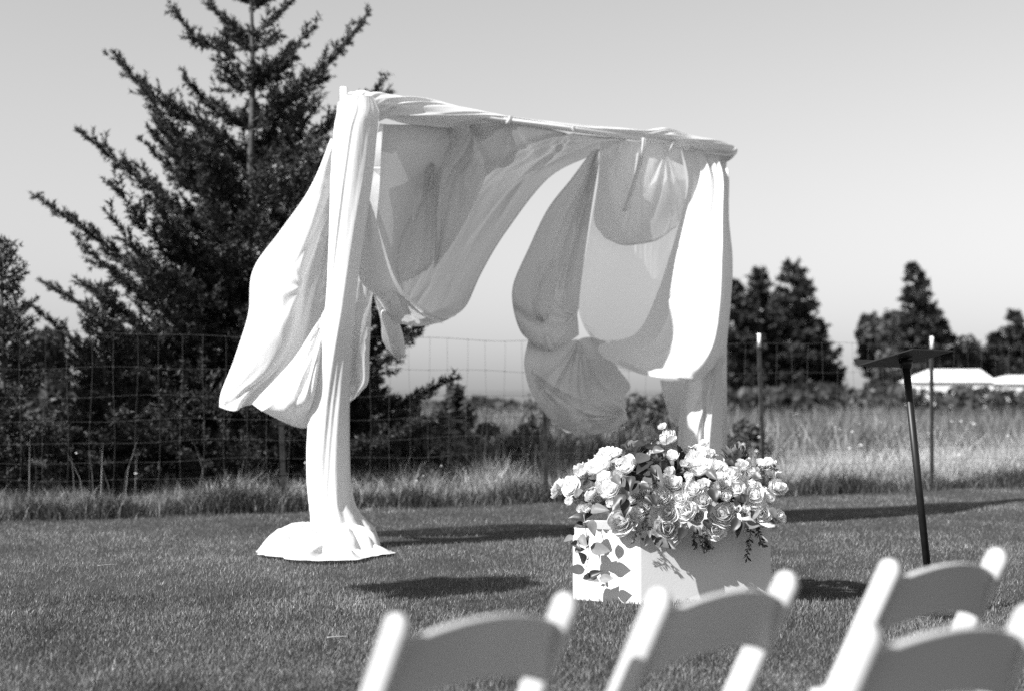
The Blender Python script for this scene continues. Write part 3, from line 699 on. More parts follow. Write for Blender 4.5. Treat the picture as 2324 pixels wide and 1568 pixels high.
# --- right drape: bags of cloth and the far post
OR_ = np.array((AR[0], DR, 0)); dr = empty('drape', OR_); tag(dr, 'white drape with two hanging bags and a gathered fall round the far right post', 'drape', 'white drapes of the arch')
patch('upper_bag', [
    [(1343, 345, 0.26), (1352, 340, 0.21), (1358, 338, 0.23), (1366, 336, 0.28)],
    [(1298, 405, 0.27), (1318, 408, 0.22), (1335, 410, 0.32), (1353, 412, 0.32)],
    [(1243, 475, 0.3), (1275, 485, 0.25), (1310, 490, 0.4), (1340, 495, 0.4)],
    [(1197, 570, 0.25), (1240, 575, 0.2), (1285, 580, 0.4), (1327, 585, 0.4)],
    [(1165, 645, 0.23), (1205, 655, 0.18), (1262, 660, 0.35), (1317, 660, 0.4)],
    [(1165, 700, 0.25), (1205, 715, 0.2), (1260, 715, 0.3), (1314, 695, 0.4)],
    [(1182, 752, 0.35), (1215, 775, 0.3), (1262, 765, 0.3), (1312, 720, 0.4)],
    [(1210, 782, 0.5), (1240, 792, 0.45), (1275, 790, 0.43), (1314, 760, 0.45)]],
    M['cloth'], dr, OR_, 130, 150, noise=.005, seed=21, hem='l', folds=fan(.6, .0, 62, 118, 13, .95, .045, 119, .008, .045) + fan(.97, .8, 150, 215, 10, .7, .035, 120, .008, .035) + fan(.97, .8, 150, 250, 9, .6, .04, 22, .015, .05) + [(.72, .1, .55, .8, .06, .02, .04), (.85, .1, .8, .8, -.05, .02, .04), (.05, .72, .9, .8, -.05, .03, .03)])
patch('inner_loop', [
    [(1222, 590, 0.33), (1240, 592, 0.25), (1268, 590, 0.33)], [(1206, 660, 0.29), (1232, 668, 0.19), (1262, 655, 0.33)], [(1208, 705, 0.25), (1230, 714, 0.15), (1254, 700, 0.25)], [(1222, 727, 0.29), (1235, 731, 0.25), (1247, 724, 0.28)]],
    M['cloth'], dr, OR_, 40, 60, noise=.004, seed=23)
patch('lower_bag', [
    [(1200, 768, 0.5), (1240, 783, 0.45), (1290, 775, 0.4), (1340, 765, 0.4), (1374, 775, 0.5)],
    [(1190, 825, 0.35), (1235, 830, 0.3), (1290, 835, 0.24), (1345, 830, 0.3), (1400, 830, 0.5)],
    [(1203, 885, 0.35), (1245, 890, 0.3), (1300, 895, 0.22), (1350, 890, 0.3), (1432, 875, 0.55)],
    [(1228, 925, 0.4), (1265, 935, 0.35), (1315, 940, 0.25), (1365, 935, 0.3), (1418, 905, 0.5)],
    [(1262, 962, 0.5), (1290, 972, 0.45), (1335, 970, 0.35), (1385, 955, 0.35), (1422, 938, 0.5)],
    [(1288, 980, 0.6), (1310, 986, 0.55), (1345, 986, 0.5), (1390, 975, 0.5), (1426, 952, 0.52)]],
    M['cloth'], dr, OR_, 130, 130, noise=.008, seed=24, hem='b', folds=fan(.62, .0, 50, 140, 13, .95, .05, 121, .01, .045) + fan(.95, .75, 140, 250, 12, .5, .05, 122, .008, .035) + fan(.1, .25, 10, 80, 7, .5, .035, 123, .008, .04) + fan(.6, .02, 60, 130, 8, .7, .04, 25, .02, .06) + fan(.9, .78, 130, 260, 9, .35, .045, 26, .015, .05) + [(.4, .98, .95, .75, -.05, .03, .05), (.3, .9, .45, .6, .05, .03, .06)])
patch('upper_panel', [
    [(1362, 322, 0.02), (1410, 319, 0.02), (1460, 323, 0.02), (1510, 328, 0.02), (1545, 335, 0.02)],
    [(1356, 420, 0.22), (1405, 420, 0.18), (1455, 425, 0.16), (1510, 430, 0.18), (1558, 430, 0.2)],
    [(1348, 500, 0.26), (1400, 500, 0.24), (1450, 505, 0.22), (1500, 500, 0.22), (1550, 480, 0.24)],
    [(1372, 540, 0.3), (1410, 556, 0.3), (1450, 554, 0.28), (1490, 545, 0.28), (1535, 515, 0.26)]],
    M['sheer'], dr, OR_, 150, 120, noise=.006, hem='b', seed=27, su=5, sv=1.5, folds=fan(.2, .0, 60, 110, 4, .7, .03, 28) + fan(.75, .0, 60, 120, 6, .6, .03, 29) + [(.5, .0, .35, .7, -.035, .02, .04)])
patch('sheer_panel', [
    [(1372, 326, 0.22), (1420, 324, 0.22), (1480, 330, 0.22), (1545, 342, 0.2)],
    [(1350, 450, 0.34), (1410, 450, 0.36), (1480, 450, 0.36), (1552, 450, 0.31)],
    [(1330, 570, 0.36), (1395, 570, 0.4), (1465, 570, 0.4), (1537, 570, 0.32)],
    [(1313, 680, 0.34), (1380, 690, 0.4), (1450, 690, 0.4), (1517, 680, 0.31)],
    [(1325, 740, 0.31), (1375, 775, 0.36), (1440, 785, 0.36), (1500, 775, 0.41)],
    [(1358, 790, 0.34), (1390, 815, 0.36), (1445, 825, 0.36), (1505, 820, 0.31)],
    [(1362, 805, 0.31), (1400, 832, 0.23), (1450, 845, 0.22), (1520, 855, 0.26)]],
    M['gauze'], dr, OR_, 110, 130, noise=.006, seed=30, su=3, sv=2, folds=fan(.98, .9, 180, 250, 9, .8, .025, 124, .006, .025) + fan(.5, .0, 60, 120, 8, .5, .025, 125, .008, .03) + fan(.98, .5, 110, 200, 6, .6, .03, 31, .01, .04) + fan(.03, .65, -20, 60, 6, .4, .03, 32, .01, .04))
patch('gathered_fall', [
    [(1545, 332, .04), (1580, 342, -.04), (1620, 358, -.08), (1650, 368, .0)],
    [(1562, 410, -.06), (1600, 405, -.22), (1636, 405, -.36), (1650, 400, -.24)],
    [(1545, 490, -.14), (1590, 490, -.4), (1638, 490, -.62), (1650, 490, -.48)],
    [(1520, 580, -.2), (1575, 590, -.52), (1640, 590, -.9), (1662, 570, -.74)],
    [(1490, 670, -.22), (1560, 690, -.56), (1632, 690, -1.0), (1658, 680, -.82)],
    [(1445, 755, -.2), (1530, 780, -.54), (1618, 780, -1.02), (1649, 770, -.86)],
    [(1362, 782, -.1), (1480, 822, -.44), (1590, 838, -.96), (1642, 825, -.82)],
    [(1366, 808, -.16), (1450, 850, -.46), (1560, 862, -.86), (1607, 850, -.78)]],
    M['cloth'], dr, OR_, 130, 150, noise=.006, seed=33, pleats=[(3.0, .010, .3, 1.0, .25, .1)], folds=[(.86, .0, .8, .75, -.03, .02, .04), (.72, .0, .62, .6, .03, .02, .04), (.55, .0, .45, .55, -.03, .02, .05), (.93, .1, .9, .8, .025, .015, .03), (.15, .97, .95, .98, .05, .03, .03)] + fan(.7, .97, 180, 225, 6, .5, .03, 34, .02, .05))
cloth_tube('post_fall', [(800, 1560, 1641), (880, 1551, 1642), (950, 1543, 1643), (1020, 1540, 1643), (1080, 1538, 1644), (1140, 1532, 1648), (1166, 1520, 1656)], M['cloth'], dr, OR_, lobes=7, amp=.14, depth=.2, seed=36, twist=.2, axis_y=DR - .80)
patch('corner_tail', [[(1498, 862, .1), (1520, 864, .04), (1552, 862, .05)], [(1506, 905, .1), (1522, 905, .04), (1552, 905, .05)], [(1519, 940, .1), (1532, 940, .05), (1552, 940, .05)], [(1534, 966, .1), (1542, 968, .08), (1552, 970, .05)]],
      M['sheer'], dr, OR_, 40, 60, noise=.01, seed=36)
pr = (AR[0], DR)
pool('pooled_hem', pr[0] - .1, pr[1] - .75, ([0, R(90), R(180), R(270)], [.4, .35, .45, .5]), ([0, R(90), R(180), R(270)], [.2, .2, .2, .2]), M['cloth'], dr, OR_, 37)
# --- swag wound along the crossbar
ds = empty('swag', np.array((*OC[:2], HT))); tag(ds, 'twisted white swag of cloth wound along the top crossbar', 'swag')
OS = np.array((*OC[:2], HT))
cloth_tube('wound_cloth', [(776, 226, 268, .08), (796, 212, 290, .12), (822, 206, 284, .13), (850, 210, 275, .12), (880, 217, 269, .1), (930, 224, 281, .12), (1000, 235, 287, .12), (1060, 247, 284, .1), (1110, 257, 279, .07), (1150, 265, 276, .05),
           (1210, 273, 284, .045), (1300, 283, 296, .045), (1400, 291, 309, .05), (1460, 297, 318, .06), (1500, 293, 322, .08), (1530, 299, 332, .09), (1570, 309, 346, .1), (1610, 318, 358, .1), (1645, 328, 368, .09), (1662, 333, 356, .06), (1670, 338, 346, .02)],
           M['cloth'], ds, OS, axis='x', lobes=18, amp=.15, seed=41, twist=1.6, nu=96, nv=300, d0=.02)
# --- ties and ribbon
def ribbon(name, pts, w, label, group):
    q = np.array([A(*p) for p in pts]); q = crom(q, 30, 0); o = q[0]
    m = MB(); side = np.array((ADIR[0], ADIR[1], 0)) * w / 2; V = np.concatenate((q - side, q + side)) - o; k = len(q)
    m.add(V, [(i, i + 1, k + i + 1, k + i) for i in range(k - 1)])
    ob = m.build(name, M['cloth']); ob.location = o; ob.modifiers.new('thick', 'SOLIDIFY').thickness = .002
    tag(ob, label, 'ribbon', group)
ribbon('ribbon', [(1463, 314, -.09), (1460, 340, -.1), (1450, 380, -.1), (1435, 430, -.1), (1418, 480, -.08)], .05, 'bright narrow ribbon hanging from the right half of the crossbar', 'ties on the crossbar')
ribbon('tie_string', [(1302, 288, -.09), (1303, 296, -.09), (1306, 302, -.09)], .03, 'short white tie under the middle of the crossbar', 'ties on the crossbar')
ribbon('tie_string', [(1532, 318, -.1), (1527, 330, -.1), (1520, 344, -.1)], .035, 'short white tie near the right end of the crossbar', 'ties on the crossbar')
ribbon('tie_string', [(1160, 264, -.09), (1158, 272, -.09), (1150, 283, -.08)], .04, 'short white tie where the swag leaves the crossbar', 'ties on the crossbar')

# ------------------------------------------------------------------ lectern
lec = empty('lectern', (2.18, 7.42, 0)); tag(lec, 'black steel lectern with tilted tray on a leaning pole', 'lectern')
def lrel(p): return np.asarray(p, float) - np.array((2.18, 7.42, 0))
kL = CAM_H / 1.16
tl, tn_, trr, tf = (1.773, 7.30, 1.282), (2.083, 7.65, 1.282), (2.312, 7.45, 1.362), (2.002, 7.10, 1.362)
m = MB(); up = np.array((0, 0, .006)); m.add([lrel(tl), lrel(tn_), lrel(trr), lrel(tf)] + [lrel(q) + up for q in (tl, tn_, trr, tf)],
      [(0, 3, 2, 1), (4, 5, 6, 7), (0, 1, 5, 4), (1, 2, 6, 5), (2, 3, 7, 6), (3, 0, 4, 7)]); m.build('tray', M['black'], lec, False)
m = MB(); lo = np.array((-.012, .010, .03)); th_ = np.array((.004, -.0035, 0))
b4 = [lrel(tl) - th_ + up * 1.2, lrel(tn_) - th_ + up * 1.2]; t4 = [q + lo for q in b4]
m.add(b4 + t4 + [q + th_ for q in b4] + [q + th_ for q in t4], [(0, 1, 3, 2), (4, 6, 7, 5), (2, 3, 7, 6), (0, 2, 6, 4), (1, 5, 7, 3), (0, 4, 5, 1)]); m.build('tray_lip', M['black'], lec, False)
tc_ = lrel((np.array(tl) + np.array(trr)) / 2)
m = MB(); m.tube([(0, 0, .012), tc_ - np.array((0, 0, .03))], .019, 16); m.build('pole', M['black'], lec)
m = MB(); m.tube([tc_ - np.array((.002, 0, .05)), tc_ - np.array((0, 0, .004))], [.026, .04], 14); m.build('tray_bracket', M['black'], lec)
m = MB(); m.tube([(0, 0, .0), (0, 0, .012), (0, 0, .016)], [.17, .17, .15], 32); m.build('base', M['black'], lec)

# ------------------------------------------------------------------ white folding chairs
def bar(m, a, b, wdt, dep, back, rnd=True, n=18, round_top=False, round_bot=False):
    """flattened post from a to b: wdt across (local x), dep along the depth axis"""
    a, b = np.array(a, float), np.array(b, float); ax = b - a; L = np.linalg.norm(ax); ax /= L
    ex = np.array((1., 0, 0)); ey = np.cross(ax, ex); ey /= np.linalg.norm(ey); V = []; S = []
    st = [(0, 1.0), (1, 1.0)]
    if round_top: st = [(0, 1)] + [(1 - (dep / 2) * (1 - math.sin(q)) / L, max(.04, math.cos(q))) for q in np.linspace(0, PI / 2, 8)]
    for t, k in st:
        for i in range(n):
            th = 2 * PI * i / n; c, s = math.cos(th), math.sin(th)
            x = wdt / 2 * math.copysign(abs(c) ** .55, c) * (.55 + .45 * k if k < 1 else 1); y = dep / 2 * k * math.copysign(abs(s) ** .75, s)
            V.append(a + ax * L * t + ex * x + ey * y)
    kk = len(st); F = [(j * n + i, j * n + (i + 1) % n, (j + 1) * n + (i + 1) % n, (j + 1) * n + i) for j in range(kk - 1) for i in range(n)]
    m.add(V, F); i0 = m.n
    m.v.append(np.array([a, b])); base = m.n - kk * n; m.n += 2
    m.f.setdefault(3, []).append(np.array([(i0, base + (i + 1) % n, base + i) for i in range(n)] + [(i0 + 1, base + (kk - 1) * n + i, base + (kk - 1) * n + (i + 1) % n) for i in range(n)]))
CW, CT, LEAN = .40, .765, .55
def chair_meshes():
    out = []
    hw = CW / 2
    def py(z): return (CT - z) * LEAN          # the long post runs forward as it goes down; top at y=0
    for s in (-1, 1):
        m = MB(); bar(m, (s * hw, py(0), 0), (s * hw, py(CT), CT), .028, .062, 0, round_top=True); out.append(('front_leg', m, 'plastic'))
    for s in (-1, 1):
        m = MB(); bar(m, (s * (hw - .035), py(.43) - .40, 0), (s * (hw - .035), py(.43) + .06, .40), .024, .042, 0); out.append(('rear_leg', m, 'plastic'))
    # curved back panel, thicker at its top edge, arched above and below
    m = MB(); nu, nv = 33, 12; Vf = []
    for face in (0, 1):
        for j in range(nv):
            for i in range(nu):
                u = -1 + 2 * i / (nu - 1); v = j / (nv - 1)
                arch = .036 * (1 - u * u)
                z = CT - .055 + arch - v * .122
                y = py(CT - .055) - .010 + v * .122 * .30 - .034 * (1 - u * u)
                if face: y += .016 - .004 * v
                edge = .006 * max(0, 1 - v * (nv - 1)) 
                Vf.append((u * (hw - .012), y + (edge if face else -edge * .3), z))
    def id_(f, j, i): return f * nu * nv + j * nu + i
    F = [(id_(0, j, i), id_(0, j, i + 1), id_(0, j + 1, i + 1), id_(0, j + 1, i)) for j in range(nv - 1) for i in range(nu - 1)]
    F += [(id_(1, j, i), id_(1, j + 1, i), id_(1, j + 1, i + 1), id_(1, j, i + 1)) for j in range(nv - 1) for i in range(nu - 1)]
    F += [(id_(0, 0, i), id_(1, 0, i), id_(1, 0, i + 1), id_(0, 0, i + 1)) for i in range(nu - 1)] + [(id_(0, nv - 1, i), id_(0, nv - 1, i + 1), id_(1, nv - 1, i + 1), id_(1, nv - 1, i)) for i in range(nu - 1)]
    F += [(id_(0, j, 0), id_(0, j + 1, 0), id_(1, j + 1, 0), id_(1, j, 0)) for j in range(nv - 1)] + [(id_(0, j, nu - 1), id_(1, j, nu - 1), id_(1, j + 1, nu - 1), id_(0, j + 1, nu - 1)) for j in range(nv - 1)]
    m.add(Vf, F); out.append(('back_panel', m, 'plastic'))
    ys = py(.43)
    m = MB(); m.box((0, ys - .05, .40), (CW - .075, .34, .034)); out.append(('seat', m, 'plastic'))
    m = MB(); m.box((0, ys - .05, .4195), (CW - .12, .29, .012)); out.append(('seat_pad', m, 'plastic'))
    m = MB(); m.tube([(-hw + .03, ys - .29, .11), (hw - .03, ys - .29, .11)], .011, 10); out.append(('stretcher', m, 'plastic'))
    m = MB(); m.tube([(-hw, py(.2), .2), (hw, py(.2), .2)], .011, 10); out.append(('stretcher', m, 'plastic'))
    for s in (-1, 1):
        m = MB(); m.tube([(s * (hw + .017), py(.45), .45), (s * (hw - .03), py(.45), .45)], .008, 10); out.append(('screw', m, 'screw'))
    return out
proto = []
def chair(px, py_, yaw, label):
    w = G(px, py_, CT + .004)
    ang = R(yaw); c, s = math.cos(ang), math.sin(ang)
    # local left post top (-CW/2, 0) sits at w
    root = empty('folding_chair', (w[0] + c * CW / 2, w[1] + s * CW / 2, 0), ang); tag(root, label, 'chair', 'white folding chairs in the foreground')
    if not proto:
        for nm, m, mt in chair_meshes():
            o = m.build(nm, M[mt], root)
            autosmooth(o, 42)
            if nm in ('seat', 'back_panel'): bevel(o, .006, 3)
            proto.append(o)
    else:
        for p in proto:
            q = p.copy(); q.name = p.name.split('.')[0]; COL.objects.link(q); q.parent = root
chair(911, 1392, 40, 'white folding chair in front of the draped left post, leftmost in the foreground')
chair(1509, 1334, 41, 'white folding chair in front of the flower planter')
chair(2030, 1268, 35, 'white folding chair right in front of the lectern pole')
chair(1980, 1414, 30, 'nearest white folding chair, cut off by the bottom right corner')

# ------------------------------------------------------------------ planter
pz = .40
pts = [G(1300, 1362), G(1455, 1374)]
B0 = pts[1]; th = R(12); Cc = B0 + np.array((math.cos(th), math.sin(th), 0)) * .745
foot = [pts[0], B0, Cc, Cc + np.array((-.02, .5, 0)), pts[0] + np.array((.1, .45, 0))]
pcx = np.mean(foot, axis=0)
pl = empty('planter', (pcx[0], pcx[1], 0)); tag(pl, 'white board planter box holding the flower arrangement', 'planter')
for i in range(5):
    a, b = foot[i] - pcx, foot[(i + 1) % 5] - pcx
    d = (b - a) / np.linalg.norm(b - a); nrm = np.array((d[1], -d[0], 0)); t = .016
    k = .001 if i % 2 else 0
    V = [a, b, b - nrm * t - d * t * .6, a - nrm * t + d * t * .6]; V = [v + np.array((0, 0, .004)) for v in V] + [v + np.array((0, 0, pz + k)) for v in V]
    m = MB(); m.add(V, [(3, 2, 1, 0), (4, 5, 6, 7), (0, 1, 5, 4), (1, 2, 6, 5), (2, 3, 7, 6), (3, 0, 4, 7)]); o = m.build('panel', M['planter'], pl, False); bevel(o, .003, 2)
m = MB(); inn = [(f - pcx) * .96 + np.array((0, 0, pz - .06)) for f in foot]; m.add(inn + [(0, 0, pz - .05)], [(i, (i + 1) % 5, 5) for i in range(5)]); m.build('soil', M['soil'], pl, False)

# ------------------------------------------------------------------ flower arrangement
FC = np.array((pcx[0] + .02, pcx[1] + .02, pz + .02)); fl = empty('flower_arrangement', FC); tag(fl, 'lush arrangement of white roses, dusky roses and dark leaves in the planter', 'flowers')
def rose_mesh(name, seed, opened=.8, layers=5, rad=.5):
    """cup-shaped petals in layers; each petal follows an arc in profile"""
    r = np.random.default_rng(seed); m = MB(); ns, nt2 = 8, 7
    ph = r.uniform(0, 6.3)
    def petal(a0, Wm, r0, L, b0, b1, curl, wav, z0):
        rr, z, prof = r0, z0, []
        for i in range(ns):
            s = i / (ns - 1); prof.append((rr, z)); be = b0 + (b1 - b0) * s ** .8 + curl * max(0, s - .7) * 3.3
            rr += math.sin(be) * L / (ns - 1); z += math.cos(be) * L / (ns - 1)
        prof = np.array(prof); V = []
        for i in range(ns):
            for j in range(nt2):
                t = -1 + 2 * j / (nt2 - 1); s = i / (ns - 1)
                se = s * (1 - .20 * abs(t) ** 3 + .05 * math.cos(5 * t + a0)); k = se * (ns - 1)
                q = np.array([np.interp(k, range(ns), prof[:, 0]), np.interp(k, range(ns), prof[:, 1])])
                w = Wm * min(1, .32 + 1.25 * s) * (1 - .12 * s * s)
                x, y = q[0], w * t
                cup = .32 * Wm * t * t * (1 - .2 * s)        # the sides of a petal wrap inwards round the heart
                x -= cup
                zz = q[1] + wav * math.sin(3.3 * t + a0 * 5) * s * s; x += wav * math.cos(2.7 * t + a0 * 3) * s * s
                V.append((x * math.cos(a0) - y * math.sin(a0), x * math.sin(a0) + y * math.cos(a0), zz))
        F = [(i * nt2 + j, i * nt2 + j + 1, (i + 1) * nt2 + j + 1, (i + 1) * nt2 + j) for i in range(ns - 1) for j in range(nt2 - 1)]
        m.add(V, F)
    for L in range(layers):
        f = L / max(1, layers - 1); n = [3, 3, 4, 4, 5, 5, 6][L]
        for k in range(n):
            a = ph + 2 * PI * (k + r.uniform(-.28, .28)) / n + L * 1.1; o = f * opened
            petal(a, rad * (.26 + .36 * f) * r.uniform(.92, 1.1), rad * (.02 + .12 * f), rad * (.92 + .10 * f) * r.uniform(.84, 1.12),
                  R(22 + 55 * f ** .7), R(-14 + 82 * o ** 1.2 + r.uniform(-15, 13)), R(30 * o * r.uniform(.3, 1.6)), .024 * rad * (1 + 1.6 * o), rad * (.08 - .12 * f))
    a = np.linspace(0, 2 * PI, 8, endpoint=False)
    ring = np.stack((.3 * rad * np.cos(a), .3 * rad * np.sin(a), 0 * a + .1 * rad), -1)
    m.add(np.concatenate((ring, [(0, 0, -.16 * rad)])), [(i, (i + 1) % 8, 8) for i in range(8)])
    return npmesh(name, np.concatenate(m.v), [np.concatenate(f) for f in m.f.values()], True)
ROSE = {}
for col in ('white', 'cream', 'mauve'):
    for k, (op, ly) in enumerate(((.72, 6), (.55, 6), (.76, 7), (.36, 5), (.22, 4))):
        me = rose_mesh('rose', 50 + k, op, ly); me.materials.append(M[col]); ROSE[col, k] = me
# the front surface of the flower mound
EC = np.array((pcx[0] + .05, pcx[1] - .02, pz + .12)); ER = np.array((.74, .38, .36))
def mound(px, py):
    d = ray(px, py); o = (np.array((0, 0, CAM_H)) - EC) / ER; q = d / ER
    a, b, c = q @ q, 2 * o @ q, o @ o - 1; D = b * b - 4 * a * c
    if D < 0:
        t = -b / (2 * a)
    else: t = (-b - math.sqrt(D)) / (2 * a)
    return np.array((0, 0, CAM_H)) + d * t
def zx(a, b): return ((1320 + a / 3.136) / 1.07573, (1000 + b / 3.136) / 1.07573)
def orient(o, nrm, roll):
    q = Vector(nrm).to_track_quat('Z', 'Y'); o.rotation_mode = 'QUATERNION'
    from mathutils import Quaternion
    o.rotation_quaternion = q @ Quaternion((0, 0, 1), roll)
FLW = [  # zoomed x, y, radius, colour, opening kind
    (205, 570, 72, 'white', 0), (210, 690, 38, 'white', 3), (470, 330, 78, 'white', 0), (410, 410, 80, 'white', 1), (640, 400, 72, 'white', 1), (700, 265, 98, 'mauve', 0), (925, 115, 36, 'white', 4),
    (970, 195, 64, 'white', 3), (1010, 340, 50, 'white', 3), (895, 350, 55, 'mauve', 3), (520, 580, 82, 'white', 1), (1250, 240, 45, 'white', 3), (1200, 330, 85, 'white', 0), (1210, 425, 74, 'white', 1),
    (1330, 420, 60, 'white', 3), (1105, 400, 42, 'cream', 3), (1490, 300, 88, 'mauve', 0), (1550, 410, 58, 'cream', 1), (1470, 490, 66, 'white', 3), (1730, 395, 62, 'white', 1), (1830, 575, 62, 'white', 0),
    (1640, 640, 88, 'white', 0), (1760, 670, 42, 'white', 3), (1840, 810, 58, 'white', 0), (1700, 790, 64, 'white', 1), (1010, 545, 62, 'white', 1), (1160, 595, 66, 'white', 3), (1235, 560, 50, 'cream', 1),
    (1390, 560, 58, 'cream', 1), (1375, 490, 42, 'white', 2), (920, 650, 68, 'white', 1), (1060, 670, 60, 'white', 0), (1240, 690, 70, 'cream', 1), (1100, 760, 82, 'white', 1), (960, 780, 66, 'cream', 0),
    (970, 900, 108, 'cream', 2), (1420, 655, 46, 'white', 3), (1500, 600, 60, 'white', 1), (1400, 790, 88, 'cream', 0), (1340, 915, 72, 'white', 0), (1210, 815, 46, 'cream', 3), (600, 845, 92, 'cream', 2),
    (740, 790, 58, 'white', 1), (760, 620, 62, 'white', 1), (390, 620, 36, 'white', 3), (350, 740, 42, 'white', 3), (300, 752, 34, 'cream', 4), (310, 470, 44, 'white', 3), (530, 700, 44, 'white', 1),
    (985, 465, 44, 'cream', 3), (1330, 640, 46, 'cream', 3), (1290, 330, 46, 'cream', 3), (1610, 470, 44, 'cream', 3), (1130, 500, 40, 'white', 3), (860, 560, 44, 'cream', 3), (1560, 760, 46, 'white', 3), (1480, 740, 44, 'white', 2),
    (590, 480, 46, 'cream', 3), (800, 720, 40, 'white', 3), (1270, 1040, 40, 'mauve', 4), (1620, 560, 40, 'white', 3), (700, 680, 38, 'cream', 3), (470, 500, 50, 'white', 1), (560, 320, 50, 'white', 1)]
for k, (a, b, rr, colr, kd) in enumerate(FLW):
    p = mound(*zx(a, b)); Yd = p[1]; s = rr / 3.136 / 1.07573 / FPX * Yd / (.345 if rr >= 60 else .40)
    nrm = (p - EC) / ER ** 1.5; nrm /= np.linalg.norm(nrm); nrm = nrm * .7 + np.array((-.28 + random.uniform(-.3, .3), -.35, .42 + random.uniform(-.2, .3))); nrm /= np.linalg.norm(nrm)
    o = link('rose', ROSE[colr, kd], None, fl); o.location = p - FC - nrm * s * .35; o.scale = (s, s, s * random.uniform(.9, 1.15)); orient(o, nrm, random.uniform(0, 6))
rb = np.random.default_rng(71)                     # the far side of the mound
for k in range(26):
    a = rb.uniform(0, PI); e = rb.uniform(.05, 1.3); nrm = np.array((math.cos(a) * math.cos(e), math.sin(a) * math.cos(e), math.sin(e)))
    p = EC + nrm * ER * np.array((.95, 1, .86)); s = rb.uniform(.09, .15)
    o = link('rose', ROSE[('white', 'white', 'cream')[k % 3], int(rb.integers(0, 4))], None, fl); o.location = p - FC - nrm * s * .3; o.scale = (s, s, s); orient(o, nrm, k)
# leaves
def leaf_mesh(name, mt, fold=.25, bend=.3, wide=.33):
    m = MB(); ns = 9; V = []
    for i in range(ns):
        s = i / (ns - 1); w = wide * math.sin(PI * s ** .72) ** .9 * (1 - .25 * s) + .004
        for t in (-1, -.5, 0, .5, 1):
            V.append((s, t * w, fold * abs(t) * w - bend * s * s * .5 + .015 * math.sin(9 * s + 2 * t)))
    m.add(V, [(i * 5 + j, i * 5 + j + 1, (i + 1) * 5 + j + 1, (i + 1) * 5 + j) for i in range(ns - 1) for j in range(4)])
    me = npmesh(name, np.concatenate(m.v), [np.concatenate(f) for f in m.f.values()], True); me.materials.append(mt); return me
LEAF = {c: [leaf_mesh('leaf', M[c], f, b) for f, b in ((.3, .25), (.5, .5), (.15, -.2))] for c in ('leafd', 'leafm', 'leafl')}
def place_leaf(p, direction, nrm, size, colr, k):
    o = link('leaf', LEAF[colr][k % 3], None, fl)
    x = Vector(direction).normalized(); z = Vector(nrm); z = (z - x * z.dot(x)).normalized(); y = z.cross(x)
    Mx = Matrix(((x[0], y[0], z[0]), (x[1], y[1], z[1]), (x[2], y[2], z[2])))
    o.rotation_mode = 'QUATERNION'; o.rotation_quaternion = Mx.to_quaternion(); o.location = np.asarray(p) - FC; o.scale = (size,) * 3
PX = 1 / 3.136 / 1.07573 / FPX
LV = [ # zoomed base x,y -> tip x,y, tone
    (800, 250, 690, 260, 'leafd'), (800, 290, 860, 250, 'leafd'), (800, 330, 720, 420, 'leafm'), (810, 400, 720, 470, 'leafd'), (820, 430, 870, 470, 'leafd'), (790, 470, 830, 500, 'leafd'), (850, 300, 930, 300, 'leafm'),
    (690, 500, 650, 630, 'leafd'), (700, 560, 740, 640, 'leafd'), (640, 640, 530, 760, 'leafd'), (630, 670, 640, 800, 'leafd'), (600, 520, 640, 590, 'leafm'), (550, 500, 600, 560, 'leafm'),
    (840, 430, 910, 560, 'leafm'), (790, 500, 840, 560, 'leafm'), (740, 575, 840, 590, 'leafd'), (330, 830, 205, 800, 'leafd'), (320, 850, 250, 890, 'leafd'), (390, 830, 400, 960, 'leafl'), (380, 760, 500, 740, 'leafl'),
    (250, 960, 180, 1010, 'leafl'), (300, 960, 345, 1040, 'leafl'), (260, 1080, 330, 1060, 'leafl'), (380, 1050, 530, 1080, 'leafl'), (260, 940, 200, 910, 'leafd'), (240, 1010, 300, 1050, 'leafm'),
    (340, 1220, 200, 1230, 'leafm'), (330, 1270, 440, 1300, 'leafl'), (370, 1280, 460, 1230, 'leafd'), (450, 1290, 560, 1290, 'leafl'), (340, 1170, 300, 1090, 'leafm'), (370, 1040, 350, 970, 'leafm'),
    (1540, 870, 1660, 880, 'leafl'), (1500, 820, 1440, 930, 'leafd'), (1530, 830, 1470, 960, 'leafd'), (1520, 800, 1580, 800, 'leafd'), (1600, 820, 1660, 750, 'leafl'), (870, 960, 800, 1020, 'leafd'), (880, 980, 980, 1060, 'leafm'),
    (960, 1000, 1030, 1060, 'leafd'), (850, 890, 830, 960, 'leafm'), (900, 990, 900, 1060, 'leafm'), (1290, 590, 1330, 700, 'leafd'), (1480, 660, 1560, 700, 'leafd'), (1500, 680, 1470, 740, 'leafd'), (1400, 380, 1470, 410, 'leafd'),
    (1420, 400, 1490, 380, 'leafd'), (1600, 480, 1680, 520, 'leafd'), (1740, 740, 1790, 820, 'leafl'), (1270, 460, 1330, 520, 'leafm'), (250, 640, 330, 610, 'leafl'), (300, 600, 260, 650, 'leafl'), (1240, 830, 1280, 900, 'leafd'),
    (1140, 880, 1180, 930, 'leafd'), (830, 640, 880, 720, 'leafd'), (780, 660, 850, 700, 'leafd'), (1180, 900, 1240, 960, 'leafd'), (1100, 900, 1060, 990, 'leafd'), (1560, 640, 1520, 720, 'leafd'), (1160, 720, 1200, 780, 'leafd'), (1300, 720, 1270, 790, 'leafd')]
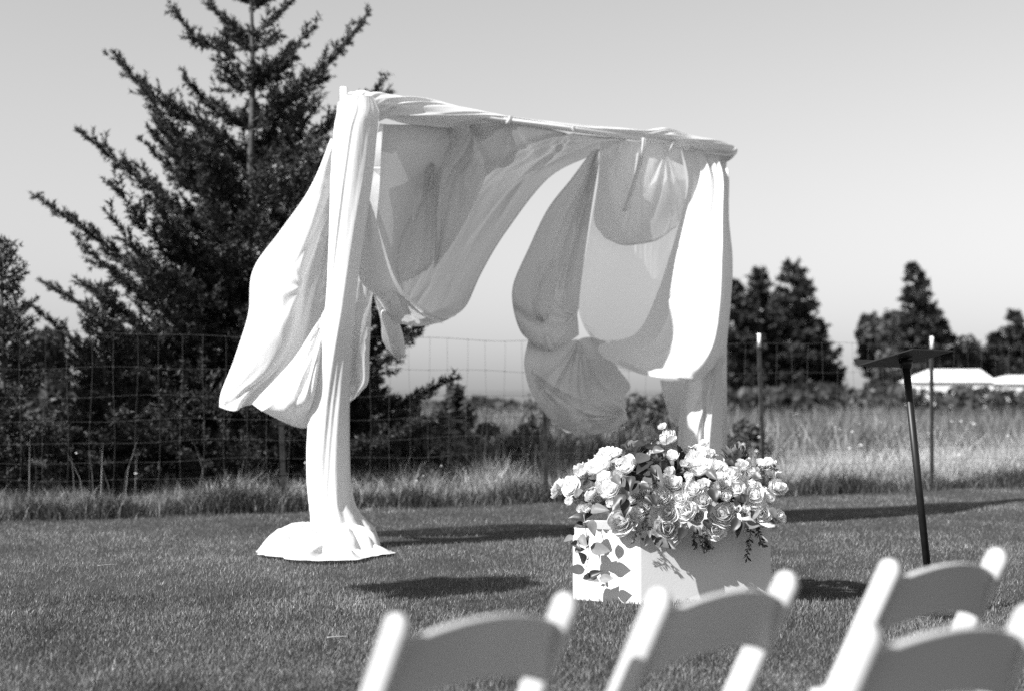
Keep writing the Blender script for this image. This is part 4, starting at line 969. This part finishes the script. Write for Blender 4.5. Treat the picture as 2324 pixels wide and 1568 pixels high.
for k, (a, b, c, d, colr) in enumerate(LV):
    p, q = mound(*zx(a, b)), mound(*zx(c, d))
    if b > 880 and a < 620:                           # the sprays that trail down the planter's lit side
        base = G(1378, 1367)[1] - .07
        p, q = P(*zx(a, b), base - .02 * (k % 3)), P(*zx(c, d), base - .05 - .02 * (k % 2))
    elif b > 880:
        base = mound(*zx(a, 840))[1] - .03
        p, q = P(*zx(a, b), base), P(*zx(c, d), base - .05)
    else: p = p + np.array((0, -.05, .0)); q = q + np.array((0, -.09, 0))
    dv = q - p; s = max(.04, np.linalg.norm(dv)); nr = np.array((random.uniform(-.5, .3), -.8, .5 + random.uniform(-.3, .3)))
    place_leaf(p, dv, nr, s * (1.05 if b > 880 else .98), colr, k)
for k in range(110):                                   # inner leaves filling the gaps
    a = rb.uniform(0, 2 * PI); e = rb.uniform(-.15, 1.4); nrm = np.array((math.cos(a) * math.cos(e), math.sin(a) * math.cos(e), math.sin(e)))
    p = EC + nrm * ER * rb.uniform(.4, .74); dv = nrm + rb.normal(0, .8, 3)
    place_leaf(p, dv, nrm + rb.normal(0, .4, 3), rb.uniform(.08, .14), ('leafd', 'leafd', 'leafm')[k % 3], k)
# trailing stems, fine sprigs
def sprig(pts, mt, leafn, ls, name='sprig', r0=.0025, jitter=.5, seed=0):
    r = np.random.default_rng(seed); q = crom(np.array(pts), 24, 0) - FC; m = MB(); m.tube(q, np.linspace(r0, r0 * .5, 24), 5)
    for k in range(leafn):
        i = 3 + int(20 * k / leafn); d = q[min(23, i + 1)] - q[i - 1]; d /= np.linalg.norm(d) + 1e-9
        sd = r.normal(0, 1, 3); sd -= d * (sd @ d); sd /= np.linalg.norm(sd); v = d * .6 + sd * .8
        w = np.cross(v, r.normal(0, 1, 3)); w /= np.linalg.norm(w) + 1e-9; L = ls * r.uniform(.6, 1.2)
        p = q[i]; m.add([p, p + v * L * .5 + w * L * .2, p + v * L, p + v * L * .5 - w * L * .2], [(0, 1, 2, 3)])
    return m.build(name, mt, fl)
vb = G(1378, 1367)[1] - .06
sprig([P(*zx(330, 800), vb), P(*zx(350, 950), vb - .02), P(*zx(370, 1100), vb - .02), P(*zx(350, 1220), vb - .02), P(*zx(390, 1300), vb - .03)], M['twig'], 6, .03, 'trailing_stem', seed=1)
tb = Cc[1] - .10
sprig([mound(*zx(1600, 860)), P(*zx(1605, 940), tb), P(*zx(1590, 1050), tb), P(*zx(1575, 1150), tb)], M['leafd'], 46, .032, 'trailing_sprig', seed=2)
sprig([mound(*zx(1650, 830)), P(*zx(1655, 900), tb), P(*zx(1680, 980), tb), P(*zx(1705, 1050), tb)], M['leafd'], 40, .032, 'trailing_sprig', seed=3)
spr = [(780, 720, 800, 880, 'leafd', 60, .02), (740, 880, 700, 1010, 'leafd', 44, .018), (840, 760, 760, 900, 'leafd', 50, .018), (380, 540, 300, 520, 'leafm', 34, .02), (420, 600, 300, 640, 'leafl', 44, .016), (470, 640, 380, 690, 'leafl', 44, .016), (520, 440, 600, 420, 'leafm', 34, .018),
       (1080, 320, 1180, 290, 'leafm', 34, .018), (1620, 430, 1790, 460, 'leafm', 60, .02), (1660, 480, 1770, 420, 'leafm', 50, .02), (1640, 500, 1760, 520, 'leafm', 40, .022), (1180, 900, 1250, 1080, 'leafm', 70, .026), (1160, 880, 1170, 1060, 'leafd', 60, .024), (1200, 900, 1300, 1050, 'leafm', 50, .024), (1100, 470, 1220, 420, 'leafd', 10, .01),
       (860, 250, 930, 190, 'leafd', 10, .014), (960, 260, 960, 130, 'leafm', 6, .02), (820, 350, 840, 240, 'leafd', 10, .02), (340, 700, 250, 690, 'leafm', 14, .014), (900, 480, 850, 590, 'leafd', 34, .02), (1440, 820, 1500, 740, 'leafl', 30, .014), (720, 900, 770, 990, 'leafd', 40, .016)]
for k, (a, b, c, d, mtn, ln, ls) in enumerate(spr):
    p, q = mound(*zx(a, b)), mound(*zx(c, d)); f = np.array((0, -.07, 0))
    sprig([p, (p + q) / 2 + f * .8 + np.array((0, 0, .01)), q + f], M[mtn], ln, ls, seed=10 + k)

# ------------------------------------------------------------------ sticks on the lawn
def stick(px0, py0, px1, py1, label):
    a, b = G(px0, py0, .02), G(px1, py1, .024); m = MB(); o = (a + b) / 2
    q = crom(np.array([a, (a + b) / 2 + np.array((0, .004, .001)), b]), 10, 0) - o; m.tube(q, np.linspace(.004, .002, 10), 6)
    ob = m.build('fallen_stick', M['twig']); ob.location = o; tag(ob, label, 'stick', 'fallen sticks on the lawn')
stick(222, 1283, 270, 1279, 'pale dry stick on the lawn, far left of the pooled drape')
stick(742, 1446, 790, 1443, 'short pale stick on the lawn left of the leftmost chair')

# ------------------------------------------------------------------ invented basket and hook out of view, added to cast the oval lawn shadow
sh = G(955, 1334); hz_ = 3.2; bp_ = sh - np.array((TRAVEL[0], TRAVEL[1], 0)) * (hz_ / -TRAVEL[2]); bp_[2] = hz_
hk = empty('shadow_caster_hook', (bp_[0] - .35, bp_[1] - .1, 0)); tag(hk, 'invented thin black hook out of view, carrying the added shadow caster', 'hook')
m = MB(); a = np.linspace(PI, .12 * PI, 14); m.tube(np.concatenate(([(0, 0, 0), (0, 0, hz_ + .42)], np.stack((.175 + .175 * np.cos(a), .05 + .05 * np.cos(a), hz_ + .45 + .16 * np.sin(a)), -1))), .007, 8); m.build('rod', M['black'], hk)
leafy((bp_[0], bp_[1], hz_ - .3), (.5, .45, .75), 4200, .05, 77, 'shadow_caster_basket', 'invented leafy basket out of view on the left, added to shade an oval of lawn', 'basket', trunk=False, clumps=26, tone=(.8, .3))
